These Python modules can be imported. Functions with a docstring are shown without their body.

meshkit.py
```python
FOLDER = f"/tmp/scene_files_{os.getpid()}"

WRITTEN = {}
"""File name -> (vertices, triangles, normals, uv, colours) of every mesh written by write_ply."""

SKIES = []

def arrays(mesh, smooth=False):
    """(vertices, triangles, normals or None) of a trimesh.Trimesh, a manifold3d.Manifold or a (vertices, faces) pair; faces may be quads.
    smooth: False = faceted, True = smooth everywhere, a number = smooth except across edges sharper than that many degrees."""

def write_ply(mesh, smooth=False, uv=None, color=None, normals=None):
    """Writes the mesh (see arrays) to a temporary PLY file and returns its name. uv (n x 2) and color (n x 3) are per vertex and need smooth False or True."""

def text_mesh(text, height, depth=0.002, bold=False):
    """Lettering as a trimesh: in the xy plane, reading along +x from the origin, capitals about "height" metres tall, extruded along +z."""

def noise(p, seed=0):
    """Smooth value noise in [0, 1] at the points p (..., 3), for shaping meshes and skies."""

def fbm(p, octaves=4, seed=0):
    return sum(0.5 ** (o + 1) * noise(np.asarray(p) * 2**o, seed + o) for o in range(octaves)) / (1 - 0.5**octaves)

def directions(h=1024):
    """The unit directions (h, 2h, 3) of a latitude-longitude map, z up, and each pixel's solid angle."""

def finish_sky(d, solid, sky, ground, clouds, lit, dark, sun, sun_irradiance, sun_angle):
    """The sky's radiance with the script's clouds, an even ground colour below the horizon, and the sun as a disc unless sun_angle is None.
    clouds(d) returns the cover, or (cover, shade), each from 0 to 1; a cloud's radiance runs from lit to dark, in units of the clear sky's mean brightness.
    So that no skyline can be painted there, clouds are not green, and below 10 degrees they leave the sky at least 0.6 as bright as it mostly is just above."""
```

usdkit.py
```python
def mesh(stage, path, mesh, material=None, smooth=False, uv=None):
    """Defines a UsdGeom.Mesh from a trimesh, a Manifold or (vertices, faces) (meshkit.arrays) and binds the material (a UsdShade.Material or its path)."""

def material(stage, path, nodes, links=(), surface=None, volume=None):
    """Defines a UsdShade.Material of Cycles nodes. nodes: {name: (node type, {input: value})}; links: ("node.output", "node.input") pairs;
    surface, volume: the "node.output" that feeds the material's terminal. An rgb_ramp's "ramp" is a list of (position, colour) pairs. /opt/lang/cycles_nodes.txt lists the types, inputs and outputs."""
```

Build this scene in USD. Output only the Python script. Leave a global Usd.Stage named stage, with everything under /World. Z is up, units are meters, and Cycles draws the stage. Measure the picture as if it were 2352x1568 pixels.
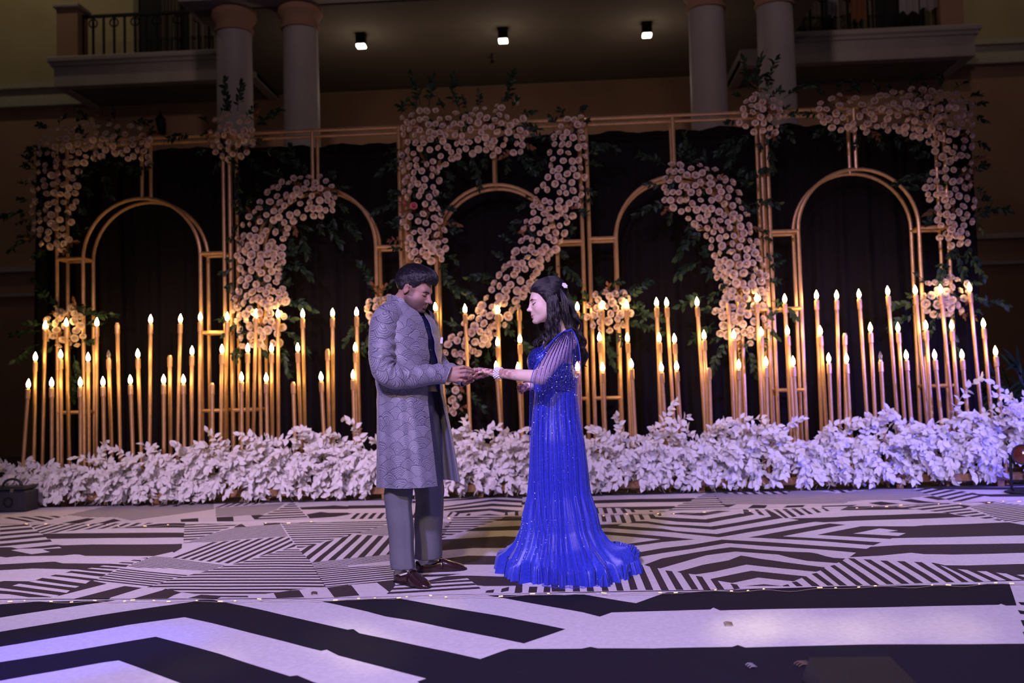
import math, random
import numpy as np, trimesh, shapely
from shapely.geometry import Polygon, box as sbox
from shapely.ops import unary_union
import manifold3d as m3
import usdkit, meshkit
from pxr import Usd, UsdGeom, UsdLux, UsdShade, Gf, Sdf, Vt

stage = Usd.Stage.CreateInMemory()
UsdGeom.SetStageUpAxis(stage, 'Z')
UsdGeom.Xform.Define(stage, '/World')
UsdGeom.Scope.Define(stage, '/World/Looks')
rng = np.random.default_rng(7)
random.seed(7)

# ---------------------------------------------------------------- camera
F, CX, CY, CAMH = 2287.0, 1176.0, 784.0, 1.0          # lens in pixels of the 2352 x 1568 frame, eye height
YAW, PITCH, ROLL = 0.055, 0.048, 0.0277
_r0 = np.array([math.cos(YAW), math.sin(YAW), 0.0])
_f = np.array([-math.sin(YAW) * math.cos(PITCH), math.cos(YAW) * math.cos(PITCH), math.sin(PITCH)])
_u0 = np.cross(_r0, _f)
_r = math.cos(ROLL) * _r0 - math.sin(ROLL) * _u0
_u = math.sin(ROLL) * _r0 + math.cos(ROLL) * _u0
EYE = np.array([0.0, 0.0, CAMH])
cam = UsdGeom.Camera.Define(stage, '/World/camera')
_m = np.eye(4); _m[0, :3], _m[1, :3], _m[2, :3], _m[3, :3] = _r, _u, -_f, EYE
cam.AddTransformOp().Set(Gf.Matrix4d(_m.tolist()))
cam.CreateFocalLengthAttr(35.0); cam.CreateHorizontalApertureAttr(35.0 * 2352 / F)
cam.CreateFStopAttr(2.0); cam.CreateFocusDistanceAttr(5.2)
cam.CreateClippingRangeAttr(Gf.Vec2f(0.05, 200))
cam.CreateExposureAttr(0.0)

# ---------------------------------------------------------------- light
def lamp(name, pos, target, color, power, radius, cone=None, soft=0.6):
    l = UsdLux.SphereLight.Define(stage, '/World/' + name)
    p, t = np.array(pos, float), np.array(target, float)
    z = p - t; z /= np.linalg.norm(z)
    x = np.cross([0, 0, 1], z) if abs(z[2]) < .99 else np.array([1., 0, 0]); x /= np.linalg.norm(x)
    y = np.cross(z, x)
    mm = np.eye(4); mm[0, :3], mm[1, :3], mm[2, :3], mm[3, :3] = x, y, z, p
    l.AddTransformOp().Set(Gf.Matrix4d(mm.tolist()))
    l.CreateColorAttr(Gf.Vec3f(*color)); l.CreateIntensityAttr(power); l.CreateRadiusAttr(radius); l.CreateNormalizeAttr(True)
    if cone:
        s = UsdLux.ShapingAPI.Apply(l.GetPrim()); s.CreateShapingConeAngleAttr(cone); s.CreateShapingConeSoftnessAttr(soft)
    return l
dome = UsdLux.DomeLight.Define(stage, '/World/night_sky')
dome.CreateColorAttr(Gf.Vec3f(0.55, 0.42, 0.5)); dome.CreateIntensityAttr(0.012)
# the stage lamps on the truss behind the photographer
lamp('stage_lamp_violet', (-2.3, -3.0, 6.4), (0.0, 5.9, 0), (0.47, 0.36, 1.0), 1280, .22, 27.5, 1.0)
lamp('stage_lamp_violet_right', (1.9, -3.2, 6.6), (0.4, 6.3, 0), (0.49, 0.36, 1.0), 430, .3, 27.5, 1.0)
lamp('stage_lamp_amber', (-1.0, -3.2, 5.2), (0.0, 6.0, 0), (1.0, .72, .42), 450, .2, 27.5, 1.0)
lamp('wash_lamp_left', (-3.2, -3.0, 4.6), (-2.9, 9.5, 0.1), (.80, .58, .86), 1350, .25, 14, 1.0)
lamp('wash_lamp_right', (3.4, -3.0, 4.6), (2.9, 9.5, 0.1), (.48, .42, 1.0), 1450, .25, 14, 1.0)
lamp('stage_lamp_blue', (6.4, 6.4, 1.5), (4.2, 9.3, 0.25), (0.12, 0.10, 1.0), 480, .12, 30, .8)
lamp('stage_lamp_blue_left', (-4.6, 1.0, 3.6), (-2.06, 3.86, 0), (0.06, 0.06, 1.0), 400, .08, 5.5, .8)
for _k, (_x, _y) in enumerate(((-.86, 3.98), (-.98, 4.13), (.72, 4.2), (.66, 4.06), (.86, 4.22), (1.02, 4.05), (1.2, 4.12), (1.5, 4.1), (-.66, 4.55), (-1.4, 3.68), (-.75, 3.8))):
    lamp('beam_lamp_%d' % _k, (-.6, -3.0, 4.9), (_x, _y, 0), (1.0, .85, .40), 330, .05, 1.3, 1.0)      # the dappled beams of a moving head
lamp('courtyard_lamp', (0, -4, 9.5), (0, 16.5, 8.2), (1.0, .74, .70), 460, .4, 25, .9)
lamp('house_lamp_left', (-9.8, 15.4, 10.6), (-8.6, 18, 6), (1.0, .83, .5), 24, .1)
lamp('house_lamp_right', (9.9, 15.4, 10.6), (9, 18, 6), (1.0, .80, .45), 20, .1)

# ---------------------------------------------------------------- helpers
def ray(px, py):
    return _f + (px - CX) / F * _r - (py - CY) / F * _u
def at(px, py, Y):
    d = ray(px, py); return EYE + d * (Y / d[1])
def fl(px, py, z=0.0):
    d = ray(px, py); return EYE + d * ((z - CAMH) / d[2])
def proj(p):
    q = np.asarray(p, float) - EYE
    w = q @ _f
    return np.array([CX + F * (q @ _r) / w, CY - F * (q @ _u) / w])
_used = {}
def path_for(name, parent=None):
    base = (str(parent.GetPath()) if parent is not None else '/World') + '/' + name
    n = _used.get(base, -1) + 1
    _used[base] = n
    return base if n == 0 else f'{base}_{n:03d}'
def prim_of(x):
    return x.GetPrim() if hasattr(x, 'GetPrim') else x
def tag(o, label=None, cat=None, group=None, kind=None):
    o = prim_of(o)
    for k, v in (('label', label), ('category', cat), ('group', group), ('kind', kind)):
        if v: o.SetCustomDataByKey(k, v)
    return o
def thing(name, label, cat, group=None, loc=None, kind=None):
    x = UsdGeom.Xform.Define(stage, path_for(name))
    if loc is not None: x.AddTranslateOp().Set(Gf.Vec3d(*map(float, loc)))
    return tag(x, label, cat, group, kind)
def obj(name, mesh, mat, parent=None, smooth=False, uv=None, color=None, matrix=None, offset=None):
    if isinstance(mesh, (list, tuple)) and len(mesh) and isinstance(mesh[0], trimesh.Trimesh):
        mesh = trimesh.util.concatenate(mesh)
    if offset is not None:
        mesh = mesh.copy(); mesh.apply_translation(-np.asarray(offset, float))
    m = usdkit.mesh(stage, path_for(name, parent), mesh, MAT[mat] if isinstance(mat, str) else mat, smooth=smooth, uv=uv)
    if color is not None:
        UsdGeom.PrimvarsAPI(m).CreatePrimvar('tone', Sdf.ValueTypeNames.Color3fArray, 'vertex').Set(Vt.Vec3fArray.FromNumpy(np.asarray(color, np.float32)))
    if matrix is not None:
        m.AddTransformOp().Set(Gf.Matrix4d(np.asarray(matrix, float).T.tolist()))
    return m.GetPrim()
def struct(name, mesh, mat, **k):
    return tag(obj(name, mesh, mat, **k), kind='structure')
def bx(x0, x1, y0, y1, z0, z1, bevel=0):
    if bevel:
        b = bevel
        return m_hull([(x0 + b, y0 + b, z0), (x1 - b, y0 + b, z0), (x1 - b, y1 - b, z0), (x0 + b, y1 - b, z0), (x0 + b, y0 + b, z1), (x1 - b, y0 + b, z1), (x1 - b, y1 - b, z1), (x0 + b, y1 - b, z1),
                       (x0, y0 + b, z0 + b), (x0, y1 - b, z0 + b), (x1, y0 + b, z0 + b), (x1, y1 - b, z0 + b), (x0, y0 + b, z1 - b), (x0, y1 - b, z1 - b), (x1, y0 + b, z1 - b), (x1, y1 - b, z1 - b),
                       (x0 + b, y0, z0 + b), (x1 - b, y0, z0 + b), (x0 + b, y1, z0 + b), (x1 - b, y1, z0 + b), (x0 + b, y0, z1 - b), (x1 - b, y0, z1 - b), (x0 + b, y1, z1 - b), (x1 - b, y1, z1 - b)])
    m = trimesh.creation.box((x1 - x0, y1 - y0, z1 - z0)); m.apply_translation(((x0 + x1) / 2, (y0 + y1) / 2, (z0 + z1) / 2)); return m
def m_hull(pts):
    return trimesh.convex.convex_hull(np.array(pts, float))
def frames(P, up=None):
    P = np.asarray(P, float); t = np.gradient(P, axis=0); t /= np.linalg.norm(t, axis=1, keepdims=True) + 1e-12
    a = np.zeros_like(P); ref = np.array([0, 0, 1.]) if abs(t[0][2]) < .9 else np.array([0, -1., 0])
    if up is not None: ref = np.array(up, float)
    for i in range(len(P)):
        v = ref - t[i] * (ref @ t[i]); v /= np.linalg.norm(v) + 1e-12; a[i] = v; ref = v
    return t, a, np.cross(t, a)
def tube(P, R, sides=8, cap=True, squash=1.0, up=None, uvs=False):
    P = np.asarray(P, float); R = np.broadcast_to(R, (len(P),)).astype(float)
    t, a, b = frames(P, up); ang = np.arange(sides) * 2 * np.pi / sides
    V = (P[:, None] + R[:, None, None] * (np.cos(ang)[None, :, None] * a[:, None] + squash * np.sin(ang)[None, :, None] * b[:, None])).reshape(-1, 3)
    i, j = np.meshgrid(np.arange(len(P) - 1), np.arange(sides), indexing='ij'); k = (j + 1) % sides
    q = np.stack([i * sides + j, i * sides + k, (i + 1) * sides + k, (i + 1) * sides + j], -1).reshape(-1, 4)
    f = np.vstack([q[:, [0, 1, 2]], q[:, [0, 2, 3]]])
    if cap:
        V = np.vstack([V, P[:1], P[-1:]]); n = len(P) * sides; j = np.arange(sides); k = (j + 1) % sides
        f = np.vstack([f, np.stack([k, j, np.full(sides, n)], 1), np.stack([(len(P) - 1) * sides + j, (len(P) - 1) * sides + k, np.full(sides, n + 1)], 1)])
    m = trimesh.Trimesh(V, f, process=False)
    if m.volume < 0: m.invert()
    return m
def lathe(prof, sides=16, axis_to=None):
    prof = np.array(prof, float); n = len(prof); ang = np.arange(sides) * 2 * np.pi / sides
    V = np.stack([prof[:, :1] * np.cos(ang), prof[:, :1] * np.sin(ang), np.repeat(prof[:, 1:], sides, 1)], -1).reshape(-1, 3)
    i, j = np.meshgrid(np.arange(n - 1), np.arange(sides), indexing='ij'); k = (j + 1) % sides
    q = np.stack([i * sides + j, i * sides + k, (i + 1) * sides + k, (i + 1) * sides + j], -1).reshape(-1, 4)
    m = trimesh.Trimesh(V, np.vstack([q[:, [0, 1, 2]], q[:, [0, 2, 3]]]), process=False)
    if m.volume < 0: m.invert()
    return m
def place(mesh, origin, zdir=(0, 0, 1), roll=0.0, scale=1.0):
    z = np.array(zdir, float); z /= np.linalg.norm(z)
    x = np.cross([0.0, 1.0, 0.0] if abs(z[1]) < .9 else [1.0, 0, 0], z); x /= np.linalg.norm(x); y = np.cross(z, x)
    c, s = math.cos(roll), math.sin(roll)
    M = np.eye(4); M[:3, 0] = (c * x + s * y) * scale; M[:3, 1] = (-s * x + c * y) * scale; M[:3, 2] = z * scale; M[:3, 3] = origin
    if mesh is None: return M
    m = mesh.copy(); m.apply_transform(M); return m
def grid_mesh(V, close_u=False):
    n, k = V.shape[:2]
    i, j = np.meshgrid(np.arange(n - 1), np.arange(k if close_u else k - 1), indexing='ij'); j2 = (j + 1) % k
    q = np.stack([i * k + j, i * k + j2, (i + 1) * k + j2, (i + 1) * k + j], -1).reshape(-1, 4)
    return trimesh.Trimesh(V.reshape(-1, 3), np.vstack([q[:, [0, 1, 2]], q[:, [0, 2, 3]]]), process=False)

# ---------------------------------------------------------------- materials
MAT = {}
def material(name, nodes, links=(), surface='p.BSDF'):
    MAT[name] = usdkit.material(stage, '/World/Looks/' + name, nodes, links, surface=surface)
def plain(name, col, rough=.6, metal=0.0, noise=0.0, nscale=8.0, bump=0.0, bscale=60.0, **kw):
    nodes = {'p': ('principled_bsdf', dict(base_color=col, roughness=rough, metallic=metal, **kw))}; links = []
    if noise or bump:
        nodes['tc'] = ('texture_coordinate', {})
    if noise:
        c = np.array(col)
        nodes['n'] = ('noise_texture', dict(scale=nscale, detail=4.0))
        nodes['r'] = ('rgb_ramp', dict(ramp=[(0.3, tuple(np.clip(c * (1 - noise), 0, 1))), (.7, tuple(np.clip(c * (1 + noise), 0, 1)))]))
        links += [('tc.object', 'n.vector'), ('n.fac', 'r.fac'), ('r.color', 'p.base_color')]
    if bump:
        nodes['bn'] = ('noise_texture', dict(scale=bscale, detail=3.0)); nodes['b'] = ('bump', dict(strength=bump, distance=.01))
        links += [('tc.object', 'bn.vector'), ('bn.fac', 'b.height'), ('b.normal', 'p.normal')]
    material(name, nodes, links)
def toned(name, rough=.8, gain=1.0, nscale=30.0, amount=.12, bump=.2, **kw):
    """colour from the mesh's own tone attribute, with a fine grain"""
    material(name, {'a': ('attribute', dict(attribute='tone')), 'g': ('geometry', {}), 'n': ('noise_texture', dict(scale=nscale, detail=5.0)),
                    'r': ('rgb_ramp', dict(ramp=[(.25, (1 - amount,) * 3), (.75, (1 + amount * .3,) * 3)])), 'm': ('mix', dict(mix_type='multiply', fac=1.0)),
                    'b': ('bump', dict(strength=bump, distance=.004)), 'p': ('principled_bsdf', dict(roughness=rough, **kw))},
             [('g.position', 'n.vector'), ('n.fac', 'r.fac'), ('a.color', 'm.color1'), ('r.color', 'm.color2'), ('m.color', 'p.base_color'), ('n.fac', 'b.height'), ('b.normal', 'p.normal')])
plain('plaster_tan', (.33, .185, .12), .85, noise=.12, nscale=1.2, bump=.15, bscale=25)
plain('plaster_olive', (.36, .29, .17), .85, noise=.10, nscale=1.5, bump=.15, bscale=25)
plain('plaster_grey', (.38, .32, .30), .85, noise=.10, nscale=2.0)
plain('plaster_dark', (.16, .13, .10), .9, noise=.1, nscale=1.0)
plain('column_paint', (.33, .28, .29), .7, noise=.08, nscale=2.0)
plain('stone_trim', (.40, .36, .28), .8, noise=.08)
plain('black_iron', (.008, .008, .009), .6, specular_ior_level=.2)
plain('dark_glass', (.02, .018, .016), .15)
plain('curtain_tan', (.14, .11, .08), .9)
plain('cloth_pale', (.35, .30, .30), .9)
plain('cloth_rust', (.20, .08, .03), .9)
plain('ground_dark', (.05, .045, .05), .9, noise=.3)
plain('black_cloth', (.008, .0065, .0075), .95, specular_ior_level=0.0)
plain('gold_paint', (.60, .345, .145), .32, .6, noise=.12, nscale=14, bump=.1, bscale=40)
plain('gold_wood', (.22, .11, .04), .7, .0, noise=.25, nscale=10)
plain('black_case', (.012, .013, .02), .55, noise=.2, nscale=20)
plain('white_plastic', (.75, .75, .78), .4)
plain('steel', (.55, .52, .48), .3, 1.0)
toned('carpet_print', .95, nscale=45.0, amount=.14, bump=.3, specular_ior_level=.12)
material('lamp_lens', {'p': ('principled_bsdf', dict(base_color=(.9, .9, .8), emission_color=(1, .95, .75), emission_strength=9.0))})
material('bulb_lit', {'p': ('principled_bsdf', dict(base_color=(1, .9, .7), roughness=.3, emission_color=(1.0, .64, .24), emission_strength=95.0))})
material('led_lit', {'p': ('principled_bsdf', dict(base_color=(1, .8, .5), roughness=.3, emission_color=(1.0, .60, .18), emission_strength=1.0))})
material('bulb_clear', {'p': ('principled_bsdf', dict(base_color=(1, .97, .9), roughness=.05, transmission_weight=.9, ior=1.45))})
# ---------------------------------------------------------------- ground and building
GX0, GX1 = -13.0, 13.0
struct('floor', bx(GX0, GX1, -5, 18.4, -.12, 0.0), 'ground_dark')
YW = 18.0
zl = lambda px, py, Y: at(px, py, Y)[2]
zc0, zc1 = zl(60, 246, YW), zl(60, 196, YW)                 # string course low and high
w = thing('wall_back', 'tan plastered building wall behind the backdrop with pale string course', None, kind='structure')
obj('wall_face', bx(GX0, GX1, YW, YW + .4, 0, zc0), 'plaster_tan', w)
obj('wall_face', bx(GX0, GX1, YW, YW + .4, zc0, 11.5), 'plaster_olive', w)
xl, xr = at(128, 200, 16.7)[0], at(590, 170, 16.7)[0]      # left balcony
x2l, x2r = at(1700, 140, 16.7)[0], at(2238, 120, 16.7)[0]
for x0, x1 in ((GX0, xl + .35), (x2r - .55, GX1)):
    obj('string_course', [bx(x0, x1, YW - .14, YW, zc0 - .02, zc0 + .12), bx(x0, x1, YW - .08, YW, zc0 + .12, zc1 - .1)], 'stone_trim', w)
    obj('moulding', bx(x0, x1, YW - .16, YW, zc1 - .1, zc1), 'stone_trim', w)
for sx0, sx1, zz in ((GX0, at(80, 600, YW)[0] + 1.0, zl(40, 625, YW)), (at(2250, 560, YW)[0] - 1.0, GX1, zl(2300, 548, YW))):
    obj('lower_band', [bx(sx0, sx1, YW - .09, YW, zz, zz + .09), bx(sx0, sx1, YW - .06, YW, zz - .46, zz - .40)], 'plaster_grey', w)
def balcony(x0, x1, label, left):
    Yf = 16.7
    b = thing('balcony', label, 'balcony')
    z0 = zl(300, 190, Yf) if left else zl(2030, 135, Yf)
    zt = z0 + (62 / F) * Yf * 1.0
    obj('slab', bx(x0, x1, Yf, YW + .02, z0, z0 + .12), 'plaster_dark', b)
    obj('fascia', [bx(x0, x1, Yf - .06, Yf + .14, z0 - .03, zt - .06), bx(x0, x0 + .16, Yf + .14, YW, z0 - .03, zt - .06), bx(x1 - .16, x1, Yf + .14, YW, z0 - .03, zt - .06)], 'plaster_grey', b)
    obj('moulding', [bx(x0 - .10, x1 + .10, Yf - .14, Yf + .22, zt - .07, zt + .03, .02), bx(x0 - .10, x0 + .2, Yf + .22, YW, zt - .07, zt + .03, .02), bx(x1 - .2, x1 + .10, Yf + .22, YW, zt - .07, zt + .03, .02),
                     bx(x0 - .05, x1 + .05, Yf - .10, Yf + .2, zt - .13, zt - .07)], 'plaster_grey', b)
    for px0, px1 in ((x0 + .02, x0 + .40), (x1 - .52, x1 - .14)):
        obj('pier', bx(px0, px1, Yf + .0, Yf + .38, zt, zt + .92), 'plaster_tan', b)
        obj('pier_cap', bx(px0 - .05, px1 + .05, Yf - .05, Yf + .43, zt + .92, zt + 1.0, .02), 'plaster_grey', b)
    xa, xb = x0 + .40, x1 - .52
    rz0, rz1 = zt + .10, zt + .80
    obj('top_rail', bx(xa, xb, Yf + .16, Yf + .21, rz1, rz1 + .05), 'black_iron', b)
    obj('bottom_rail', bx(xa, xb, Yf + .17, Yf + .20, rz0 - .03, rz0), 'black_iron', b)
    n = 14
    for k in range(n + 1):
        xx = xa + (xb - xa) * k / n
        obj('baluster', bx(xx - .017, xx + .017, Yf + .170, Yf + .204, rz0, rz1), 'black_iron', b)
    for k in range(n // 2):
        xx = xa + (xb - xa) * (k * 2 + 1) / n
        a = np.linspace(0, 2 * np.pi, 13)
        obj('ring_ornament', tube(np.stack([xx + .075 * np.cos(a), np.full(13, Yf + .186), rz1 - .10 + .075 * np.sin(a)], 1), .014, 5), 'black_iron', b)
    # the door opening behind the rail
    d = thing('door_1' if left else 'door_2', None, None, kind='structure')
    obj('door_glass', bx(xa + .5, xb + .3, YW - .03, YW - .01, zt - .05, zt + 2.1), 'dark_glass', d)
    for xx in (xa + .5, xa + 1.2, xa + 2.2, xb + .25):
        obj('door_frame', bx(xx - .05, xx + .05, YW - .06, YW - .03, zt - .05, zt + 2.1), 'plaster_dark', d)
    for c0, c1 in ((xa + 1.0, xa + 1.35), (xa + 1.5, xa + 2.1)):
        xs = np.linspace(c0, c1, 22); ys = YW - .10 + .03 * np.sin(np.arange(22) * 1.6)
        obj('door_curtain', grid_mesh(np.stack([np.stack([xs, ys, np.full(22, z)], 1) for z in (zt, zt + 2.1)])), 'curtain_tan', d)
    return zt, xa, xb, Yf
ztL, *_ = balcony(xl, xr, 'left upper balcony with black iron railing and tan corner pier', True)
ztR, xaR, xbR, YfR = balcony(x2l, x2r, 'right upper balcony with clothes hung over its black railing', False)
# clothes hung over the right railing
def hung(name, px0, px1, py1, mat, label):
    p0, p1 = at(px0, py1, YfR + .16), at(px1, py1, YfR + .16)
    xs = np.linspace(p0[0], p1[0], 16); zt_, zb = ztR + .87, p0[2]
    rows = [np.stack([xs, YfR + .24 + 0 * xs, np.full(16, zb + .3)], 1), np.stack([xs, YfR + .24 + 0 * xs, np.full(16, zt_)], 1), np.stack([xs, YfR + .13 + 0 * xs, np.full(16, zt_)], 1)]
    for t in (.35, .7, 1.0):
        rows.append(np.stack([xs, YfR + .11 + .025 * np.sin(np.arange(16) * 1.3 + t), zt_ + (zb - zt_) * t + .03 * np.sin(np.arange(16) * .8)], 1))
    g = grid_mesh(np.stack(rows)); g2 = g.copy(); g2.vertices[:, 1] += .012; g2.invert()
    tag(obj(name, trimesh.util.concatenate([g, g2]), mat, smooth=True), label, 'clothing', 'laundry on the right balcony')
hung('hung_cloth', 1900, 1925, 40, 'cloth_pale', 'pale cloth draped at the left end of the right balcony railing')
hung('hung_cloth', 1955, 1990, 50, 'cloth_rust', 'rust brown cloth hung over the middle of the right balcony railing')
hung('hung_cloth', 2065, 2110, 32, 'cloth_pale', 'pleated pale cloth hung over the right balcony railing')
hung('hung_cloth', 2112, 2168, 24, 'cloth_pale', 'wide pale towel hung near the right end of the balcony railing')

# porch: columns, beam, soffit
YC = 14.0
zs = zl(700, 18, YC)
xb0, xb1 = at(452, 22, YC)[0], at(1900, 0, YC)[0]
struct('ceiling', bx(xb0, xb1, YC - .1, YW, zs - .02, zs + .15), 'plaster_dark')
struct('trim_1', [bx(xb0 - .1, xb1 + .1, YC - .45, YC + .45, zs, zs + .9), bx(xb0 - .2, xb1 + .2, YC - .55, YC + .55, zs + .9, zs + 1.1)], 'plaster_grey')
for k, (px, py) in enumerate(((538, 80), (690, 80), (1622, 40), (1779, 30))):
    x = at(px, py, YC)[0]; R = .262
    c = thing('column', ('outer column of the left pair, beside the left balcony', 'inner column of the left pair under the porch beam', 'inner column of the right pair under the porch beam', 'outer column of the right pair, beside the right balcony')[k], 'column', loc=(x, YC, 0))
    obj('shaft', lathe([(R * 1.03, 0), (R * 1.03, 2.0), (R, 4.2), (R * .95, zs - .32), (0.01, zs - .32)], 32), 'column_paint', c, smooth=40)
    obj('capital', lathe([(R * .95, zs - .34), (R * 1.05, zs - .33), (R * 1.08, zs - .29), (R * .99, zs - .27), (R * 1.02, zs - .20), (R * 1.2, zs - .13), (R * 1.25, zs - .10), (R * 1.2, zs - .07), (R * 1.22, zs), (.01, zs)], 32), 'plaster_tan', c, smooth=30)
    obj('base', lathe([(.01, 0), (R * 1.35, 0), (R * 1.35, .15), (R * 1.15, .2), (R * 1.15, .3), (R * 1.02, .34)], 32), 'plaster_grey', c, smooth=30)
for k, (px, py) in enumerate(((829, 78), (1155, 66), (1485, 53))):
    # the lamp hangs from the soffit where its top meets it
    d = ray(px, py); p = EYE + d * ((zs - .02 - CAMH) / d[2])
    L = thing('downlight', ('left', 'middle', 'right')[k] + ' one of the three black square downlights under the porch ceiling', 'ceiling lamp', loc=(p[0], p[1], zs - .02))
    obj('housing', bx(-.075, .075, -.075, .075, -.17, 0.0, .008), 'black_iron', L)
    obj('lens', bx(-.07, .07, -.07, .07, -.215, -.172, .01), 'lamp_lens', L)
    lamp('downlight_glow_%d' % k, (p[0], p[1], zs - 1.0), (p[0], p[1], 0), (1.0, .74, .58), 2.6, .05)
p = at(1130, 118, 16.0)
d = ray(1130, 122); p = EYE + d * ((zs - .02 - CAMH) / d[2])
o = thing('sprinkler', 'small dark hanging sprinkler under the porch ceiling', 'sprinkler', loc=(p[0], p[1], zs - .02))
obj('pipe', tube([(0, 0, 0), (0, 0, -.12)], .012, 6), 'black_iron', o)
obj('head', lathe([(.004, -.12), (.03, -.13), (.04, -.16), (.004, -.17)], 8), 'black_iron', o)
p = at(1187, 232, YW)
tag(obj('wall_sensor', bx(p[0] - .045, p[0] + .045, YW - .05, YW, p[2] - .08, p[2] + .08, .012), 'white_plastic'), 'small white box on the wall above the middle garland', 'sensor')
p = at(378, 293, YW)
o = thing('wall_lantern', 'unlit black carriage lantern on the wall above the left arch', 'lantern', loc=(p[0], YW, p[2]))
obj('bracket', [bx(-.03, .03, -.03, 0, -.16, .1), bx(-.012, .012, -.2, -.03, -.16, -.13)], 'black_iron', o)
obj('cage', [place(tube([(0, 0, 0), (0, 0, .2)], [.05, .085], 6), (0, -.2, -.1)), lathe([(.01, .28), (.02, .2), (.11, .1), (.11, .09), (.01, .09)], 6).apply_translation((0, -.2, 0)), lathe([(.01, -.18), (.03, -.15), (.06, -.1), (.01, -.1)], 6).apply_translation((0, -.2, 0))], 'black_iron', o)

# ---------------------------------------------------------------- black drape behind the frames
YD = 10.45
tops = [(82, 345), (345, 343), (500, 338), (700, 336), (920, 326), (1120, 318), (1350, 305), (1545, 300), (1690, 290), (1880, 285), (2080, 296), (2243, 300)]
n = 420
xs = np.linspace(at(82, 600, YD)[0], at(2243, 600, YD)[0], n)
tx = [at(a, b, YD)[0] for a, b in tops]; tz = [at(a, b, YD)[2] for a, b in tops]
ztop = np.interp(xs, tx, tz) + .02 * np.sin(xs * 14) * np.sin(xs * 3.1)
fold = .035 * np.sin(xs * 21 + 2 * np.sin(xs * 2.3)) + .02 * np.sin(xs * 47 + 1.0)
rows = []
for t in np.linspace(0, 1, 14):
    z = .01 + (ztop - .01) * (1 - t)
    rows.append(np.stack([xs + .015 * np.sin(t * 5 + xs * 3), YD + fold * (.45 + .55 * t), z], 1))
dr = grid_mesh(np.stack(rows)); d2 = dr.copy(); d2.vertices[:, 1] += .01; d2.invert()
tag(obj('drape', trimesh.util.concatenate([d2, dr]), 'black_cloth', smooth=True), 'wide black pleated drape hanging behind the gold arches', 'curtain')

# ---------------------------------------------------------------- gold arch frames
YF, YB = 9.95, 10.17
def bar(p, q, r=.019): return tube(np.array([p, q], float), r, 8)
def X(px, py, Y=YF): return at(px, py, Y)[0]
def Z(px, py, Y=YF): return at(px, py, Y)[2]
ZT = Z(1176, 281)
units = [  # left post, right post, arch left leg, right leg, arch top (px) and hanger
    dict(l=(128, 620), r=(519, 620), a=(191, 640), b=(461, 640), top=(333, 455), h=((326, 400),), rungs=[(595, 'l'), (580, 'r'), (762, 'r'), (948, 'l'), (942, 'r')], what='leftmost gold arch frame, under the left corner garland'),
    dict(l=(527, 620), r=(925, 620), a=(594, 640), b=(865, 640), top=(730, 432), h=((717, 340),), rungs=[(565, 'r'), (942, 'l')], what='second gold arch frame, behind the man'),
    dict(l=(932, 620), r=(1344, 620), a=(1003, 640), b=(1282, 640), top=(1140, 424), h=((1135, 390),), rungs=[(553, 'r'), (915, 'r')], what='middle gold arch frame, between the couple'),
    dict(l=(1353, 620), r=(1763, 620), a=(1418, 640), b=(1700, 640), top=(1562, 404), h=((1547, 320),), rungs=[(548, 'l'), (915, 'l'), (710, 'r')], what='fourth gold arch frame, right of the woman'),
    dict(l=(1770, 620), r=(2186, 620), a=(1838, 640), b=(2116, 640), top=(1972, 388), h=((1965, 350),), rungs=[(532, 'l'), (710, 'l'), (897, 'l'), (520, 'r'), (885, 'r')], what='rightmost gold arch frame, under the right corner garland')]
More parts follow.
